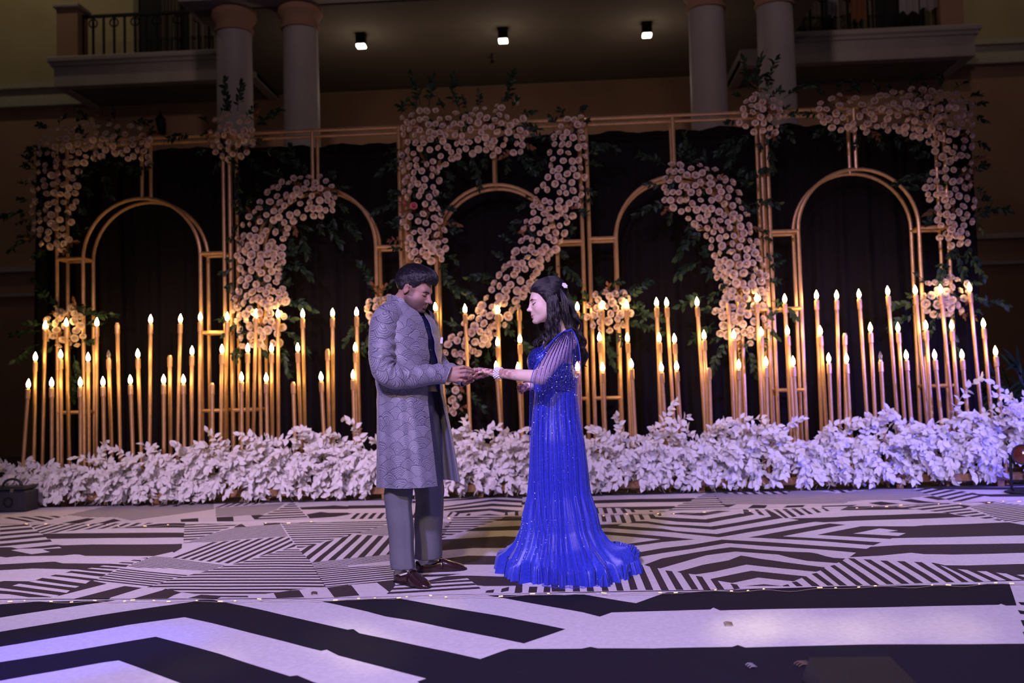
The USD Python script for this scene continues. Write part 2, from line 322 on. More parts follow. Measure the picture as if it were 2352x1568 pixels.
for u in units:
    xl_, xr_, xa_, xb_ = (X(*u[k]) for k in 'lrab')
    xl_ += .014; xr_ -= .014
    zt_ = Z(*u['top']); xc = (xa_ + xb_) / 2; rad = (xb_ - xa_) / 2; zsp = zt_ - rad
    fr = thing('arch_frame', u['what'], 'frame', loc=(xc, YF, 0))
    O = np.array([xc, YF, 0])
    for Yq in (YF, YB):
        for x_ in (xl_, xr_): obj('post', bar((x_, Yq, 0), (x_, Yq, ZT)), 'gold_paint', fr, smooth=40, offset=O)
        obj('top_rail', bar((xl_, Yq, ZT), (xr_, Yq, ZT)), 'gold_paint', fr, smooth=40, offset=O)
        a = np.linspace(np.pi, 0, 25)
        P = np.vstack([[xa_, Yq, 0], [xa_, Yq, zsp * .5], np.stack([xc + rad * np.cos(a), np.full(25, Yq), zsp + rad * np.sin(a)], 1), [xb_, Yq, zsp * .5], [xb_, Yq, 0]])
        obj('hoop', tube(P, .019, 8, up=(0, 1, 0)), 'gold_paint', fr, smooth=40, offset=O)
        hx = X(*u['h'][0])
        obj('hanger', bar((hx, Yq, zt_ - .01), (hx, Yq, ZT)), 'gold_paint', fr, smooth=40, offset=O)
    for py, side in u['rungs']:
        x0, x1 = (xl_, xa_) if side == 'l' else (xb_, xr_)
        z_ = Z((u['l'] if side == 'l' else u['r'])[0], py)
        for Yq in (YF, YB): obj('rung', bar((x0, Yq, z_), (x1, Yq, z_)), 'gold_paint', fr, smooth=40, offset=O)
        for x_ in (x0, x1): obj('spacer', bar((x_, YF, z_), (x_, YB, z_), .015), 'gold_paint', fr, smooth=40, offset=O)
    for x_ in (xl_, xr_): obj('spacer', bar((x_, YF, ZT), (x_, YB, ZT), .015), 'gold_paint', fr, smooth=40, offset=O)

# ---------------------------------------------------------------- candle poles
def L1(x, y): return (x / 2.376, 540 + y / 2.376)
def R1(x, y): return (1552 + x / 2.376, 540 + y / 2.376)
S_, M_, T_ = [], [], []
def add(row, f, items):
    for it in items:
        st = it[4] if len(it) > 4 else 'lit'
        row.append((f(it[0], it[1]), f(it[2], it[3]), st))
I = lambda x, y: (x, y)
add(S_, L1, [(155, 812, 133, 1150), (282, 805, 283, 1090), (438, 803, 440, 1120), (562, 800, 568, 1110), (711, 790, 722, 1090), (893, 788, 895, 1080), (1001, 788, 1005, 1060), (1157, 805, 1160, 1100, 'none'), (1318, 775, 1320, 1070), (1453, 780, 1457, 1000), (1600, 800, 1607, 1020, 'none'), (1752, 773, 1768, 1080)])
add(S_, I, [(811, 861, 814, 979), (1140, 841, 1150, 975), (1190, 844, 1198, 975), (1326, 843, 1331, 960), (1384, 844, 1389, 960), (1450, 836, 1457, 960), (1519, 844, 1527, 960), (1554, 841, 1562, 960), (1628, 844, 1632, 950, 'none')])
add(S_, R1, [(344, 707, 347, 950), (492, 692, 500, 970), (641, 688, 660, 1000), (835, 672, 850, 1000), (932, 672, 950, 990), (1117, 662, 1130, 890, 'clear'), (1258, 655, 1280, 940), (1413, 653, 1437, 890), (1562, 652, 1585, 890), (1745, 633, 1770, 910)])
add(M_, L1, [(193, 665, 187, 1095), (331, 652, 335, 1130), (481, 668, 485, 1100), (593, 652, 607, 1090, 'clear'), (752, 648, 768, 1110), (927, 655, 930, 1080, 'none'), (1048, 632, 1045, 1080), (1211, 623, 1207, 1010), (1352, 618, 1352, 1020), (1482, 618, 1486, 1000), (1625, 615, 1640, 1040), (1788, 620, 1797, 1080, 'none')])
add(M_, I, [(816, 798, 821, 995), (1143, 786, 1152, 975), (1194, 779, 1200, 975), (1377, 775, 1386, 950), (1441, 776, 1452, 955), (1514, 776, 1524, 960), (1549, 778, 1560, 960), (1617, 770, 1624, 955)])
add(M_, R1, [(317, 545, 335, 960), (466, 530, 490, 970), (610, 522, 640, 990), (789, 522, 820, 1005), (923, 535, 930, 990, 'none'), (1062, 505, 1085, 920), (1213, 505, 1240, 880), (1365, 493, 1390, 880), (1506, 493, 1535, 850), (1679, 482, 1718, 920)])
add(T_, L1, [(247, 493, 233, 1110), (362, 480, 375, 1100), (529, 477, 525, 1100), (640, 478, 655, 1100, 'none'), (822, 460, 818, 1080), (985, 457, 972, 1040), (1093, 447, 1090, 1050), (1240, 447, 1232, 980), (1398, 430, 1385, 1000), (1517, 430, 1520, 1060), (1652, 430, 1665, 1080), (1815, 425, 1820, 1080)])
add(T_, I, [(819, 717, 826, 999), (1000, 706, 1009, 800), (1068, 710, 1079, 960), (1143, 713, 1152, 970), (1193, 710, 1197, 970, 'none'), (1326, 705, 1334, 960), (1383, 702, 1389, 960), (1439, 700, 1447, 960), (1508, 695, 1517, 959), (1531, 695, 1548, 971), (1601, 694, 1618, 960)])
add(T_, R1, [(287, 372, 315, 960, 'none'), (442, 345, 470, 970), (595, 348, 625, 990), (768, 328, 795, 1025), (878, 328, 895, 1000), (1000, 322, 1040, 920), (1157, 305, 1200, 870), (1307, 300, 1360, 880), (1445, 297, 1500, 860), (1604, 288, 1665, 935)])
ORD = ['first', 'second', 'third', 'fourth', 'fifth', 'sixth', 'seventh', 'eighth', 'ninth', 'tenth', 'eleventh', 'twelfth', 'thirteenth', 'fourteenth', 'fifteenth', 'sixteenth', 'seventeenth', 'eighteenth', 'nineteenth', 'twentieth']
def nth(k, n):
    if k < 20: return ORD[k] + ' from the left'
    return ORD[n - 1 - k] + ' from the right'
bulb_prof = [(.001, -.002), (.012, 0), (.017, .012), (.0195, .026), (.0165, .044), (.010, .060), (.004, .072), (.0012, .080), (.0005, .081)]
FEET = []
for row, Yr, wh in ((S_, 9.45, 'short front'), (M_, 9.62, 'middle'), (T_, 9.79, 'tall back')):
    row.sort(key=lambda r: r[0][0])
    for k, (pt, pb, st) in enumerate(row):
        B = at(*pt, Yr); Q = at(*pb, Yr)
        d = (B - Q); d /= np.linalg.norm(d)
        G = Q + d * ((0 - Q[2]) / d[2])                # foot on the ground
        FEET.append(G[0])
        top = B - d * (.03 if st != 'none' else .0)
        extra = {'lit': 'glowing flame bulb', 'clear': 'unlit clear bulb', 'none': 'empty socket'}[st]
        c = thing('candle_pole', f'gold pole with {extra}, {nth(k, len(row))} in the {wh} row', 'candle lamp', f'candle poles of the {wh} row', loc=G)
        r = .0185
        obj('pole', tube(np.array([G, top - d * .10]), r, 10), 'gold_paint', c, smooth=40, offset=G)
        obj('socket', tube(np.array([top - d * .115, top - d * .11, top - d * .02, top - d * .016, top]), [r + .001, r + .005, r + .005, r - .001, r - .003], 10), 'gold_paint', c, smooth=30, offset=G)
        if st != 'none':
            obj('bulb', place(lathe(bulb_prof, 10), top - G, d), 'bulb_lit' if st == 'lit' else 'bulb_clear', c, smooth=True)
# low rails that carry the poles, just above the floor
zb = .07
for x0, x1, lab in ((-5.05, -2.0, 'left'), (-1.95, .95, 'middle'), (1.0, 4.75, 'right')):
    b = thing('base_rail', f'{lab} low gold wooden rail under the white leaves, holding the candle poles', 'rail', loc=(x0, 9.3, 0))
    O = np.array([x0, 9.3, 0])
    for Yr in (9.36, 9.88):
        obj('beam', bx(x0, x1, Yr - .03, Yr + .03, zb - .02, zb + .05, .006), 'gold_wood', b, offset=O)
    for xx in np.arange(x0 + .2, x1, .9):
        obj('leg', bx(xx - .03, xx + .03, 9.36 - .028, 9.36 + .028, 0, zb - .02), 'gold_wood', b, offset=O)
        obj('leg', bx(xx - .03, xx + .03, 9.88 - .028, 9.88 + .028, 0, zb - .02), 'gold_wood', b, offset=O)
        if min(abs(xx - f_) for f_ in FEET) > .07: obj('crosspiece', bx(xx - .025, xx + .025, 9.40, 9.84, zb - .01, zb + .04), 'gold_wood', b, offset=O)
# ---------------------------------------------------------------- printed carpets: outlines traced on the floor plane
ORI = dict(A=(0, 1090, 2.94), B=(700, 1090, 2.94), C=(1552, 1090, 2.94), D=(1000, 1090, 2.94),
           a=(0, 1130, 5.88), b=(400, 1130, 5.88), c=(800, 1130, 5.88), d=(1300, 1110, 5.88), e=(1650, 1090, 5.88), g=(1952, 1090, 5.88), p=(0, 0, 1.0))
def pts(s):
    out, o = [], None
    for t in s.split():
        if t in ORI: o = ORI[t]; continue
        x, y = map(float, t.split(',')); q = fl(o[0] + x / o[2], o[1] + y / o[2]); out.append(q[:2])
    return np.array(out)
def poly(s):
    g = Polygon(pts(s)); return g if g.is_valid else g.buffer(0)
def fam(region, direc, span, n, extra=0, duty=.5):
    """n dark stripes along the direction, evenly between the two points of the span, cut to the region"""
    R = poly(region); d0 = pts(direc); s0 = pts(span)
    d = d0[1] - d0[0]; d /= np.linalg.norm(d); nn = np.array([-d[1], d[0]])
    a, b = s0[0] @ nn, s0[1] @ nn
    w = (b - a) / (n - 1 + duty); c = s0.mean(0) @ d; out = []
    for k in range(n + extra):
        lo, hi = a + w * k, a + w * (k + duty)
        q = [nn * lo + d * (c - 9), nn * lo + d * (c + 9), nn * hi + d * (c + 9), nn * hi + d * (c - 9)]
        out.append(Polygon(q).intersection(R))
    return unary_union(out)
U = lambda *s: unary_union([poly(x) if isinstance(x, str) else x for x in s])
seam1 = 'A -900,862 0,850 B 0,845 860,822 D 0,820 2352,777 C 2352,722 3100,690'
seam2 = 'A -900,372 0,340 860,333 2352,306 B 950,296 2352,272 C 0,246 1450,212 2352,180 3100,160'
s1, s2 = pts(seam1), pts(seam2)
XL, XR, YNEAR, YFAR = -6.5, 6.5, 0.3, 9.2
area_front = Polygon(np.vstack([[[XL, YNEAR]], [[XL, s1[0, 1]]], s1, [[XR, s1[-1, 1]]], [[XR, YNEAR]]])).buffer(0)
area_mid = Polygon(np.vstack([[[XL, s1[0, 1]]], s1, [[XR, s1[-1, 1]]], [[XR, s2[-1, 1]]], s2[::-1], [[XL, s2[0, 1]]]])).buffer(0)
area_back = Polygon(np.vstack([[[XL, s2[0, 1]]], s2, [[XR, s2[-1, 1]]], [[XR, YFAR]], [[XL, YFAR]]])).buffer(0)

front = U('A -1300,1103 0,882 230,864 790,853 220,938 0,972 -1300,1193', 
          'A -1300,1306 0,1066 650,960 1310,862 1350,850 1440,850 1980,970 2352,1052 B 300,1050 330,1047 370,1075 560,1115 1185,1252 1380,1185 1870,1180 1930,1168 1980,1178 2352,1178 C 0,1175 380,1170 420,1158 470,1175 1300,1155 2352,1148 4300,1124 4300,1900 C 0,1900 B 1300,1900 760,1405 820,1385 230,1229 150,1187 110,1195 A 2210,1188 2170,1195 1430,1010 1245,970 860,1022 500,1085 0,1166 -1300,1406',
          'A -1300,1509 0,1272 430,1205 1050,1100 1480,1215 1960,1368 2008,1362 2110,1405 3300,1800 2400,1850 1190,1405 800,1262 700,1275 0,1398 -1300,1632',
          'A -1300,1747 400,1545 900,1800 -1300,1900',
          'B 110,862 620,838 860,882 920,893 1370,968 1762,1050 1480,1147 1000,1050 720,990 540,960 420,928',
          'D 345,822 1005,815 1355,875 1560,800 2352,777 C 0,797 250,790 1000,765 2255,745 2300,888 2230,890 2195,878 2180,885 1300,905 700,915 300,925 255,905 235,918 0,925 D 1900,922 1880,910 1850,920 1190,937 1110,965 1000,937 480,843',
          'C 2310,866 2352,868 2600,880 2600,905 2330,885', 'C 2306,918 2352,925 2600,935 2600,965 2325,945', 'C 2328,985 2600,995 2600,1040 2345,1028', 'C 2340,1065 2600,1075 2600,1110 2352,1090')

mid = U(fam('a 0,440 385,440 450,515 620,592 710,685 830,752 240,776 0,757', 'a 0,482 390,450', 'a 0,470 0,745', 5),
        poly('a -2400,781 0,757 150,755 240,776 760,722 850,732 1250,720 2352,715 b 105,710 103,770 0,830 a 2330,818 2080,878 1800,880 1150,877 1080,860 1000,857 850,872 240,880 85,897 0,885 -2400,925').difference(poly('a 150,800 270,780 580,775 800,752 835,770 600,785 580,790 680,822 430,852')),
        'a 570,578 1300,568 2352,562 b 137,563 128,626 a 2352,624 640,645', 'a 1690,490 2130,440 2352,430 b 150,432 140,490 a 2352,490 1450,502',
        fam('a 390,450 600,445 900,440 2110,428 1700,487 1080,525 570,585', 'a 1330,455 1100,525', 'a 520,445 2050,436', 11),
        'a -2400,1070 0,990 700,955 745,955 850,980 1480,985 1745,1000 1700,1027 1400,1008 1340,1020 1640,1042 1560,1060 1240,1038 1175,1048 1530,1080 1490,1105 1200,1080 1040,1058 440,1045 0,1070 -2400,1230',
        'a 1905,912 1990,900 2005,915', 'a 1760,942 1810,930 1910,935 1900,950', 'a 1590,975 1640,962 1810,968 1790,985',
        'a 880,1105 960,1075 1430,1125 1380,1160 1280,1150 950,1105', 'a 670,1150 750,1130 1330,1190 1250,1215 1050,1190 760,1160',
        poly('a -2400,1305 0,1225 60,1215 385,1220 480,1205 570,1175 1160,1250 1215,1215 1250,1212 1450,1250 820,1415 700,1440 -2400,1440').difference(U(
            'a 385,1222 480,1207 1075,1285 1025,1308 480,1240', 'a 165,1280 260,1252 950,1345 905,1378 330,1300', 'a -2400,1146 20,1312 800,1412 735,1440 260,1370 0,1345', 'a -2400,1223 130,1400 450,1450 -2400,1430')),
        'a 1000,1462 1690,1283 1925,1310 1500,1440 1480,1462', 'a 1790,1460 2195,1345 2240,1322 2352,1345 b 0,1350 105,1372 0,1410 a 2270,1455',
        'b 190,1450 370,1402 600,1415 990,1418 1010,1440 640,1435 580,1460', 'b 1345,1378 1570,1345 1690,1340 1760,1440 1385,1455', 'b 2065,1305 2352,1270 c 40,1270 155,1410 b 2165,1440',
        'c 385,1230 620,1200 640,1270 590,1335 560,1365',
        fam('a 1640,1045 2000,1040 b 0,1040 420,1090 0,1180 a 2130,1262 1990,1298 1250,1212', 'a 1500,1090 2300,1170', 'a 1600,1045 1700,1285', 8),
        fam('a 2080,878 2352,905 b 0,908 700,1000 420,1085 0,1040 a 2000,1040 1690,1030', 'a 2080,885 b 600,990', 'a 2150,880 1950,1045', 11),
        fam('b 0,840 105,770 330,705 1540,610 1650,745 1450,800 800,985 0,905 a 2300,890', 'b 330,940 980,665', 'b -20,900 860,985', 8, 5),
        fam('b 1650,745 1700,810 1850,960 2050,1295 1900,1310 1600,1340 1340,1378 1000,1415 370,1400 110,1372 0,1350 a 2250,1320 2070,1325 1990,1298 2130,1262 b 0,1180 420,1085 700,1005 830,985', 'b 450,1080 1890,1075', 'b 1500,790 1500,1390', 17),
        fam('b 1440,428 2352,395 c 560,380 560,430 400,490 150,560 0,590 b 2330,605 2100,660 1950,700 1830,740 1720,765 1660,770 1630,710', 'b 1560,580 2200,568', 'b 1800,425 1700,765', 12),
        fam('b 1660,775 1730,760 2352,605 c 0,580 580,615 640,850 0,910 b 1850,965', 'c 130,895 400,615', 'b 1690,830 c 600,858', 8),
        fam('b 1850,965 2352,915 c 0,910 640,850 640,985 0,1030 b 2352,1010 1890,1050', 'b 1890,1010 2352,960', 'b 2000,950 2000,1040', 8),
        fam('b 1890,1050 2352,1012 c 0,1030 640,990 620,1200 385,1235 0,1265 b 2352,1270 2040,1300', 'b 1920,1100 2352,1060', 'b 2000,1040 2100,1300', 10),
        fam('c 400,490 560,440 560,610 60,570 150,560', 'c 200,560 500,545', 'c 400,470 300,610', 9), fam('c 860,390 1400,420 1250,660 860,640', 'c 900,500 1300,500', 'c 1100,390 1100,650', 13),
        fam('b 148,440 880,435 830,460 480,580 280,655 120,690', 'b 140,560 500,545', 'b 200,446 200,700', 8),
        fam('b 830,490 1430,440 1540,605 420,690 110,705 290,655 480,580', 'b 500,640 1400,560', 'b 1000,465 900,680', 15),
        'b 830,470 910,435 975,480 810,488', 'b 1215,462 1205,430 1435,425 1440,440',
        fam('c 1420,350 2120,350 2050,380 1560,545 1260,640 1260,520 1340,450', 'c 1300,542 1560,540', 'c 1600,350 1300,635', 9),
        'c 2050,382 2110,345 2352,335 d 400,440 400,500 c 1960,402', 'c 1740,492 2352,470 d 420,570 450,630 c 2352,530 1570,545', 'c 1240,655 1700,630 2100,610 2352,620 d 480,757 490,832 c 2352,770 1700,772 1240,808',
        'c 1300,910 1620,872 2352,880 2352,998 1560,995 1350,990', 'c 1000,1130 1530,1118 1300,1150 1010,1160', 'c 1330,1150 1620,1145 2150,1160 2352,1200 2352,1280 1850,1285 1740,1275 1610,1180 1060,1235 1050,1215',
        fam('c 1050,1180 1600,1170 1800,1325 1750,1345 560,1400 520,1390 640,1270', 'c 1100,1310 1740,1275', 'c 1400,1215 1400,1395', 4),
        'c 1870,1345 1975,1330 1960,1375 1850,1375', 'c 2075,1320 2175,1295 2165,1350 2060,1370', 'c 2265,1280 2352,1270 2352,1370 2250,1370',
        'D 545,752 590,755 578,806 535,806', 'D 635,765 690,765 685,803 628,804', 'D 735,765 778,765 775,802 730,802', 'D 830,765 875,765 878,800 828,800', 'd -200,1380 -100,1380 -90,1480 -190,1480', 'd 95,1380 180,1380 190,1480 95,1480', 'd 275,1380 360,1380 380,1480 285,1480', 'd 475,1385 550,1385 580,1475 490,1475',
        'd 640,1290 730,1300 780,1470 690,1470', 'd 825,1280 905,1270 970,1450 870,1460', 'd 970,1190 985,1115 1030,1115 1180,1460 1080,1460',
        'd 475,440 530,440 550,530 490,530', 'd 600,437 650,437 690,540 620,540', 'd 720,435 775,435 820,550 760,550', 'd 850,430 905,430 945,525 890,545',
        'd 975,428 1020,425 1065,500 1010,505', 'd 1230,415 1275,412 1295,448 1250,450',
        'd 1380,425 1560,405 1820,410 2050,378 2225,383 2050,415 1840,448 1500,434',
        'd 1145,490 1110,425 1170,420 1210,465 1880,498 2352,418 e 345,538 330,480 390,480 490,550 d 1920,547 1500,528',
        'd 850,550 945,525 1100,525 1350,560 1950,598 2352,535 e 715,577 620,478 665,478 880,598 300,698 0,752 d 2000,645 1400,598 1100,555',
        'd 430,572 760,564 700,583 1300,628 1480,660 2040,698 e 500,725 1090,628 950,606 1580,587 g 0,573 1180,535 1330,533 1420,555 1620,585 1000,608 0,638 e 1420,658 1310,650 0,862 d 2085,745 1480,680 1290,668 540,617 440,632',
        'd 450,660 890,692 1310,730 1745,772 1300,810 860,870 510,935 505,892 860,830 1280,772 860,735 455,702',
        'd 915,962 1300,895 1700,845 2110,775 e 60,893 900,942 2000,1017 2050,993 g 270,990 730,967 2352,942 6000,846 6000,967 2352,1068 1400,1093 1010,1088 830,1067 420,1105 5,1127 e 1770,1128 1860,1068 1300,1020 600,975 110,942 d 2165,825 1700,905 1300,960 925,1022',
        'd 1055,1118 1300,1030 1560,985 2000,910 2230,880 e 170,998 900,1052 1240,1065 1340,1082 1450,1115 1560,1138 1720,1146 1680,1172 2180,1512 2060,1512 1630,1198 1600,1210 1200,1180 960,1135 810,1095 230,1058 d 2290,940 1900,990 1650,1060 1400,1130 1270,1165 1235,1160 1390,1462 1290,1464 1130,1140',
        'd 1500,1208 1850,1120 2200,1060 2352,1000 e 300,1113 360,1120 560,1155 1450,1270 1430,1278 1745,1518 1640,1518 1380,1310 1320,1330 380,1235 d 2352,1135 2000,1210 1750,1245 1655,1235 1790,1450 1700,1452 1550,1225',
        'd 1950,1305 2352,1228 e 450,1315 1190,1393 1380,1530 1270,1530 1130,1412 1020,1460 540,1407 190,1482 d 2050,1330 2140,1450 2045,1450',
        'd 1340,1190 1430,1200 1590,1457 1490,1458', 'd 1750,1262 1840,1275 1955,1455 1860,1455', 'd 2220,1370 2310,1385 2352,1440 2270,1448',
        'e 990,1470 1060,1462 1150,1530 1060,1530', 'e 1260,1358 1330,1345 1570,1520 1480,1522', 'e 1510,1250 1570,1235 1960,1514 1870,1516', 'e 350,1525 620,1500 880,1525', 'e 870,1520 940,1500 970,1530 880,1530',
        'g -27,1142 60,1145 600,1498 500,1500', 'g 180,1155 280,1160 810,1492 700,1494', 'g 405,1172 500,1175 1000,1482 880,1485', 'g 630,1182 735,1185 1215,1475 1110,1478', 'g 865,1195 970,1200 1425,1470 1310,1472',
        poly('g 1100,1210 1130,1208 1290,1242 1600,1245 2352,1222 6000,1098 6000,1215 2352,1440 2245,1462 1520,1468').difference(U('g 1220,1240 1300,1260 1700,1468 1620,1468', 'g 1455,1290 1590,1305 1930,1462 1830,1468', 'g 1720,1322 1850,1325 2150,1462 2045,1465', 'g 1980,1345 2120,1358 2352,1450 2330,1462 2245,1465', 'g 2255,1375 2600,1360 2700,1430 2352,1405')),
        poly('e 1330,826 1930,713 g 160,712 870,708 1000,695 2100,660 2160,660 2352,695 6000,1061 6000,751 2352,835 1480,852 570,875 545,885 e 2330,885').difference(poly('g 45,812 400,738 650,765 510,790 755,805 660,845')),
        'e 400,862 1500,672 1725,690 870,846 2205,930 2095,970 1400,915 560,868',
        'e 485,478 535,478 630,565 555,555', 'e 740,476 800,476 960,600 905,602', 'e 860,474 920,470 1065,578 1005,585', 'e 980,468 1040,465 1175,555 1115,562', 'e 1105,462 1150,460 1285,545 1225,548', 'e 1250,460 1290,456 1395,520 1340,528', 'e 1385,455 1420,452 1510,500 1460,505',
        poly('e 1640,490 1750,440 2352,435 g 640,430 1330,395 1650,435 1560,465 900,482 0,492').difference(fam('g 620,440 1400,395 1560,465 880,480', 'g 1060,490 1480,445', 'g 700,430 1100,500', 3)),
        fam('g 880,478 1560,460 2100,650 2020,640 1330,535', 'g 1060,490 1480,445', 'g 900,480 2020,640', 7),
        fam('g 1600,440 1990,380 2352,420 6000,870 6000,885 2352,660 2100,650', 'g 1700,500 2300,420', 'g 1700,420 2200,660', 13), 'g 1680,372 1850,350 1990,372 1850,405')

back = U('a -2400,221 385,180 530,190 700,120 1830,105 1820,150 1640,185 850,200 560,198 -2400,240', 'a -2400,483 385,280 640,248 1000,235 1250,245 900,290 540,295 -2400,360',
         fam('a 0,360 150,345 900,330 580,410 0,430', 'a 500,340 690,375', 'a 100,365 930,325', 5), fam('a 900,320 1480,190 2352,130 b 530,170 560,340 0,350 a 1800,400 1570,350 1150,350', 'a 1700,340 2300,260', 'a 1500,190 1700,400', 16),
         fam('a 1830,130 2352,60 b 0,60 540,60 540,165 0,205 a 1480,195', 'b 0,195 300,110', 'a 1500,195 b 560,100', 7), fam('b 540,60 1640,60 1560,135 550,225', 'b 660,210 960,100', 'b 560,218 1640,100', 9),
         'a 840,425 1180,362 1290,370 1050,438', 'a 1300,436 1540,370 1640,395 1450,434', 'b 88,375 325,360 330,415 95,418', 'b 570,350 795,343 805,412 580,414', 'b 1035,328 1215,318 1180,340 1090,385',
         fam('b 560,230 1500,155 1380,250 1150,325 560,345', 'b 600,290 1400,230', 'b 900,205 900,345', 10), fam('b 1600,130 1820,370 1030,415 1180,340 1480,210', 'b 1200,350 1800,325', 'b 1600,140 1500,400', 9),
         'b 1600,60 2352,40 c 0,40 530,40 530,120 0,125 b 2352,135 2200,130 1680,150', 'b 1695,215 2090,195 2150,188 2352,200 c 0,190 530,185 530,228 0,235 b 2352,240 2100,240 1730,245', 'b 1790,310 1980,278 2090,292 2352,290 c 0,298 60,298 b 2352,320 2180,348 1830,370',
         fam('c 0,300 900,285 950,370 0,385', 'c 120,365 190,300', 'c 20,380 900,370', 8),
         'c 860,130 1300,120 1700,90 1980,50 2352,75 2352,100 2000,75 1700,112 1300,135 860,160', 'c 1290,205 1980,105 2352,125 2352,155 1950,135 1290,222', 'c 1285,240 1940,165 2352,190 2352,215 1940,200 1290,262', 'c 1290,275 1920,230 2352,265 2100,290 1920,262 1500,300 1420,275',
         'c 530,60 1300,40 2352,0 2352,32 1900,38 1300,75 530,110', 'c 1330,345 1380,280 1420,278 1360,345', 'c 1420,338 1480,285 1520,285 1470,338', 'c 1580,332 1620,300 1660,305 1640,332', 'c 1720,330 1900,305 2080,325', 'c 2120,285 2150,285 2160,325 2110,325', 'c 2250,270 2295,268 2300,330 2250,330',
         'd -600,110 0,100 340,90 1000,75 1960,50 1900,130 1000,165 560,170 480,180 -600,190', 'd -600,260 360,240 1000,220 1740,210 1660,260 1000,265 380,282 -600,300', 'd 380,335 1480,318 1430,355 1010,370 850,365 720,345 500,345',
         'd 390,340 430,340 450,422 400,424', 'd 490,345 545,342 570,418 520,422', 'd 610,345 660,345 690,412 640,417', 'd 730,350 790,355 830,408 775,414', 'd 860,360 915,365 940,402 890,404', 'd 1120,378 1160,378 1180,397 1135,399', 'd 1250,385 1330,384 1345,393 1260,395',
         fam('d 1960,118 2200,350 1380,375 1480,320', 'd 1700,250 2000,245', 'd 1900,140 1700,372', 9),
         fam('d 1980,140 2352,150 e 900,270 1000,215 1030,200 1600,260 2352,180 g 300,200 560,170 780,180 1110,290 660,350 430,350 0,370 e 1700,400 750,410 50,410 d 2100,290', 'e 0,340 800,335', 'e 800,200 800,410', 14),
         fam('e 0,195 950,100 1010,210 920,280 0,270', 'e 200,200 340,270', 'e -40,200 1000,190', 9), fam('e 1080,140 1600,60 2352,60 g 300,80 640,150 500,175 0,235 e 1680,260 1400,220 1080,160', 'e 1400,130 1640,250', 'e 1080,140 g 600,140', 11),
         'e 50,415 245,413 130,455', 'e 470,420 665,425 630,464 395,466', 'e 930,430 1175,420 1140,450 880,458', 'e 1400,430 1880,415 1790,440 1390,447', 'g 250,395 420,375 680,405 430,425', 'g 650,355 830,340 1020,370 1250,395 920,395', 'g 970,315 1120,300 1320,345 1190,355',
         fam('g 780,170 1170,180 1880,290 2150,330 1400,380 1330,350 1120,295 840,210', 'g 1050,280 1350,215', 'g 830,190 1500,375', 7),
         'g 1080,185 1900,180 2352,175 6000,147 6000,187 2352,215 1500,210 1150,205', 'g 1440,262 1880,275 2352,265 6000,209 6000,254 2352,310 1900,310 1750,290', 'g 720,120 1100,30 2352,10 6000,-46 6000,39 2352,95 1800,110 1000,130 900,145')

def carpet(area, dark, white_c, dark_c, label, z, wr, seed):
    V, Fc, T = [], [], []; n = 0
    for g, c in ((dark.intersection(area), dark_c), (area.difference(dark), white_c)):
        for q in getattr(g, 'geoms', [g]):
            if q.geom_type != 'Polygon' or q.area < 1e-6: continue
            v, f = trimesh.creation.triangulate_polygon(q, engine='earcut')
            v3 = np.column_stack([v, np.zeros(len(v))])
            v3, f = trimesh.remesh.subdivide_to_size(v3, f, .12, max_iter=12)
            V.append(v3); Fc.append(f + n); T.append(np.tile(c, (len(v3), 1))); n += len(v3)
    V = np.vstack(V); Fc = np.vstack(Fc)
    V[:, 1] += .030 * (meshkit.fbm(np.column_stack([V[:, 0] * 1.7, V[:, 1] * .8, np.full(len(V), seed + 3)]), 3) - .5) * np.interp(V[:, 1], [2, 4, 9], [.3, 1, 1])
    V[:, 2] = z + wr * meshkit.fbm(np.column_stack([V[:, 0] * 1.3, V[:, 1] * 2.6, np.full(len(V), seed)]), 3)
    m = trimesh.Trimesh(V, Fc, process=False)
    flip = m.face_normals[:, 2] < 0
    m.faces[flip] = m.faces[flip][:, ::-1]
    return tag(obj('printed_carpet', trimesh.Trimesh(V, m.faces, process=False), 'carpet_print', smooth=True, color=np.vstack(T)), label, 'carpet')
carpet(area_front, front, (.70, .68, .72), (.016, .014, .026), 'nearest carpet with broad black and white chevron bands, in front of the couple', .002, .006, 1.5)
carpet(area_mid, mid, (.74, .69, .70), (.060, .042, .048), 'middle black and white striped carpet that the couple stands on', .004, .008, 5.5)
carpet(area_back, back, (.66, .60, .62), (.040, .028, .036), 'far black and white striped carpet in front of the white leaves', .004, .008, 9.5)
# ---------------------------------------------------------------- flowers and leaves
def petal_mat(name, c0, c1, rough=.6, trans=.25):
    material(name, {'o': ('object_info', {}), 'g': ('geometry', {}), 'r': ('rgb_ramp', dict(ramp=[(0, c0), (1, c1)])), 'p': ('principled_bsdf', dict(roughness=rough, specular_ior_level=.2)),
                    't': ('translucent_bsdf', {}), 'x': ('mix_closure', dict(fac=trans))},
             [('g.random_per_island', 'r.fac'), ('r.color', 'p.base_color'), ('r.color', 't.color'), ('p.BSDF', 'x.closure1'), ('t.BSDF', 'x.closure2')], surface='x.closure')
petal_mat('rose_petal', (.80, .64, .50), (.87, .75, .62), trans=.35)
petal_mat('rose_pink', (.70, .20, .20), (.75, .28, .25))
petal_mat('white_leaf', (.74, .70, .68), (.90, .86, .84), .55, .15)
petal_mat('green_leaf', (.012, .026, .010), (.035, .065, .022), .45, .15)
petal_mat('dry_leaf', (.16, .07, .025), (.28, .13, .05), .7, .15)
plain('twig', (.10, .065, .04), .8)
plain('white_twig', (.62, .56, .50), .7)

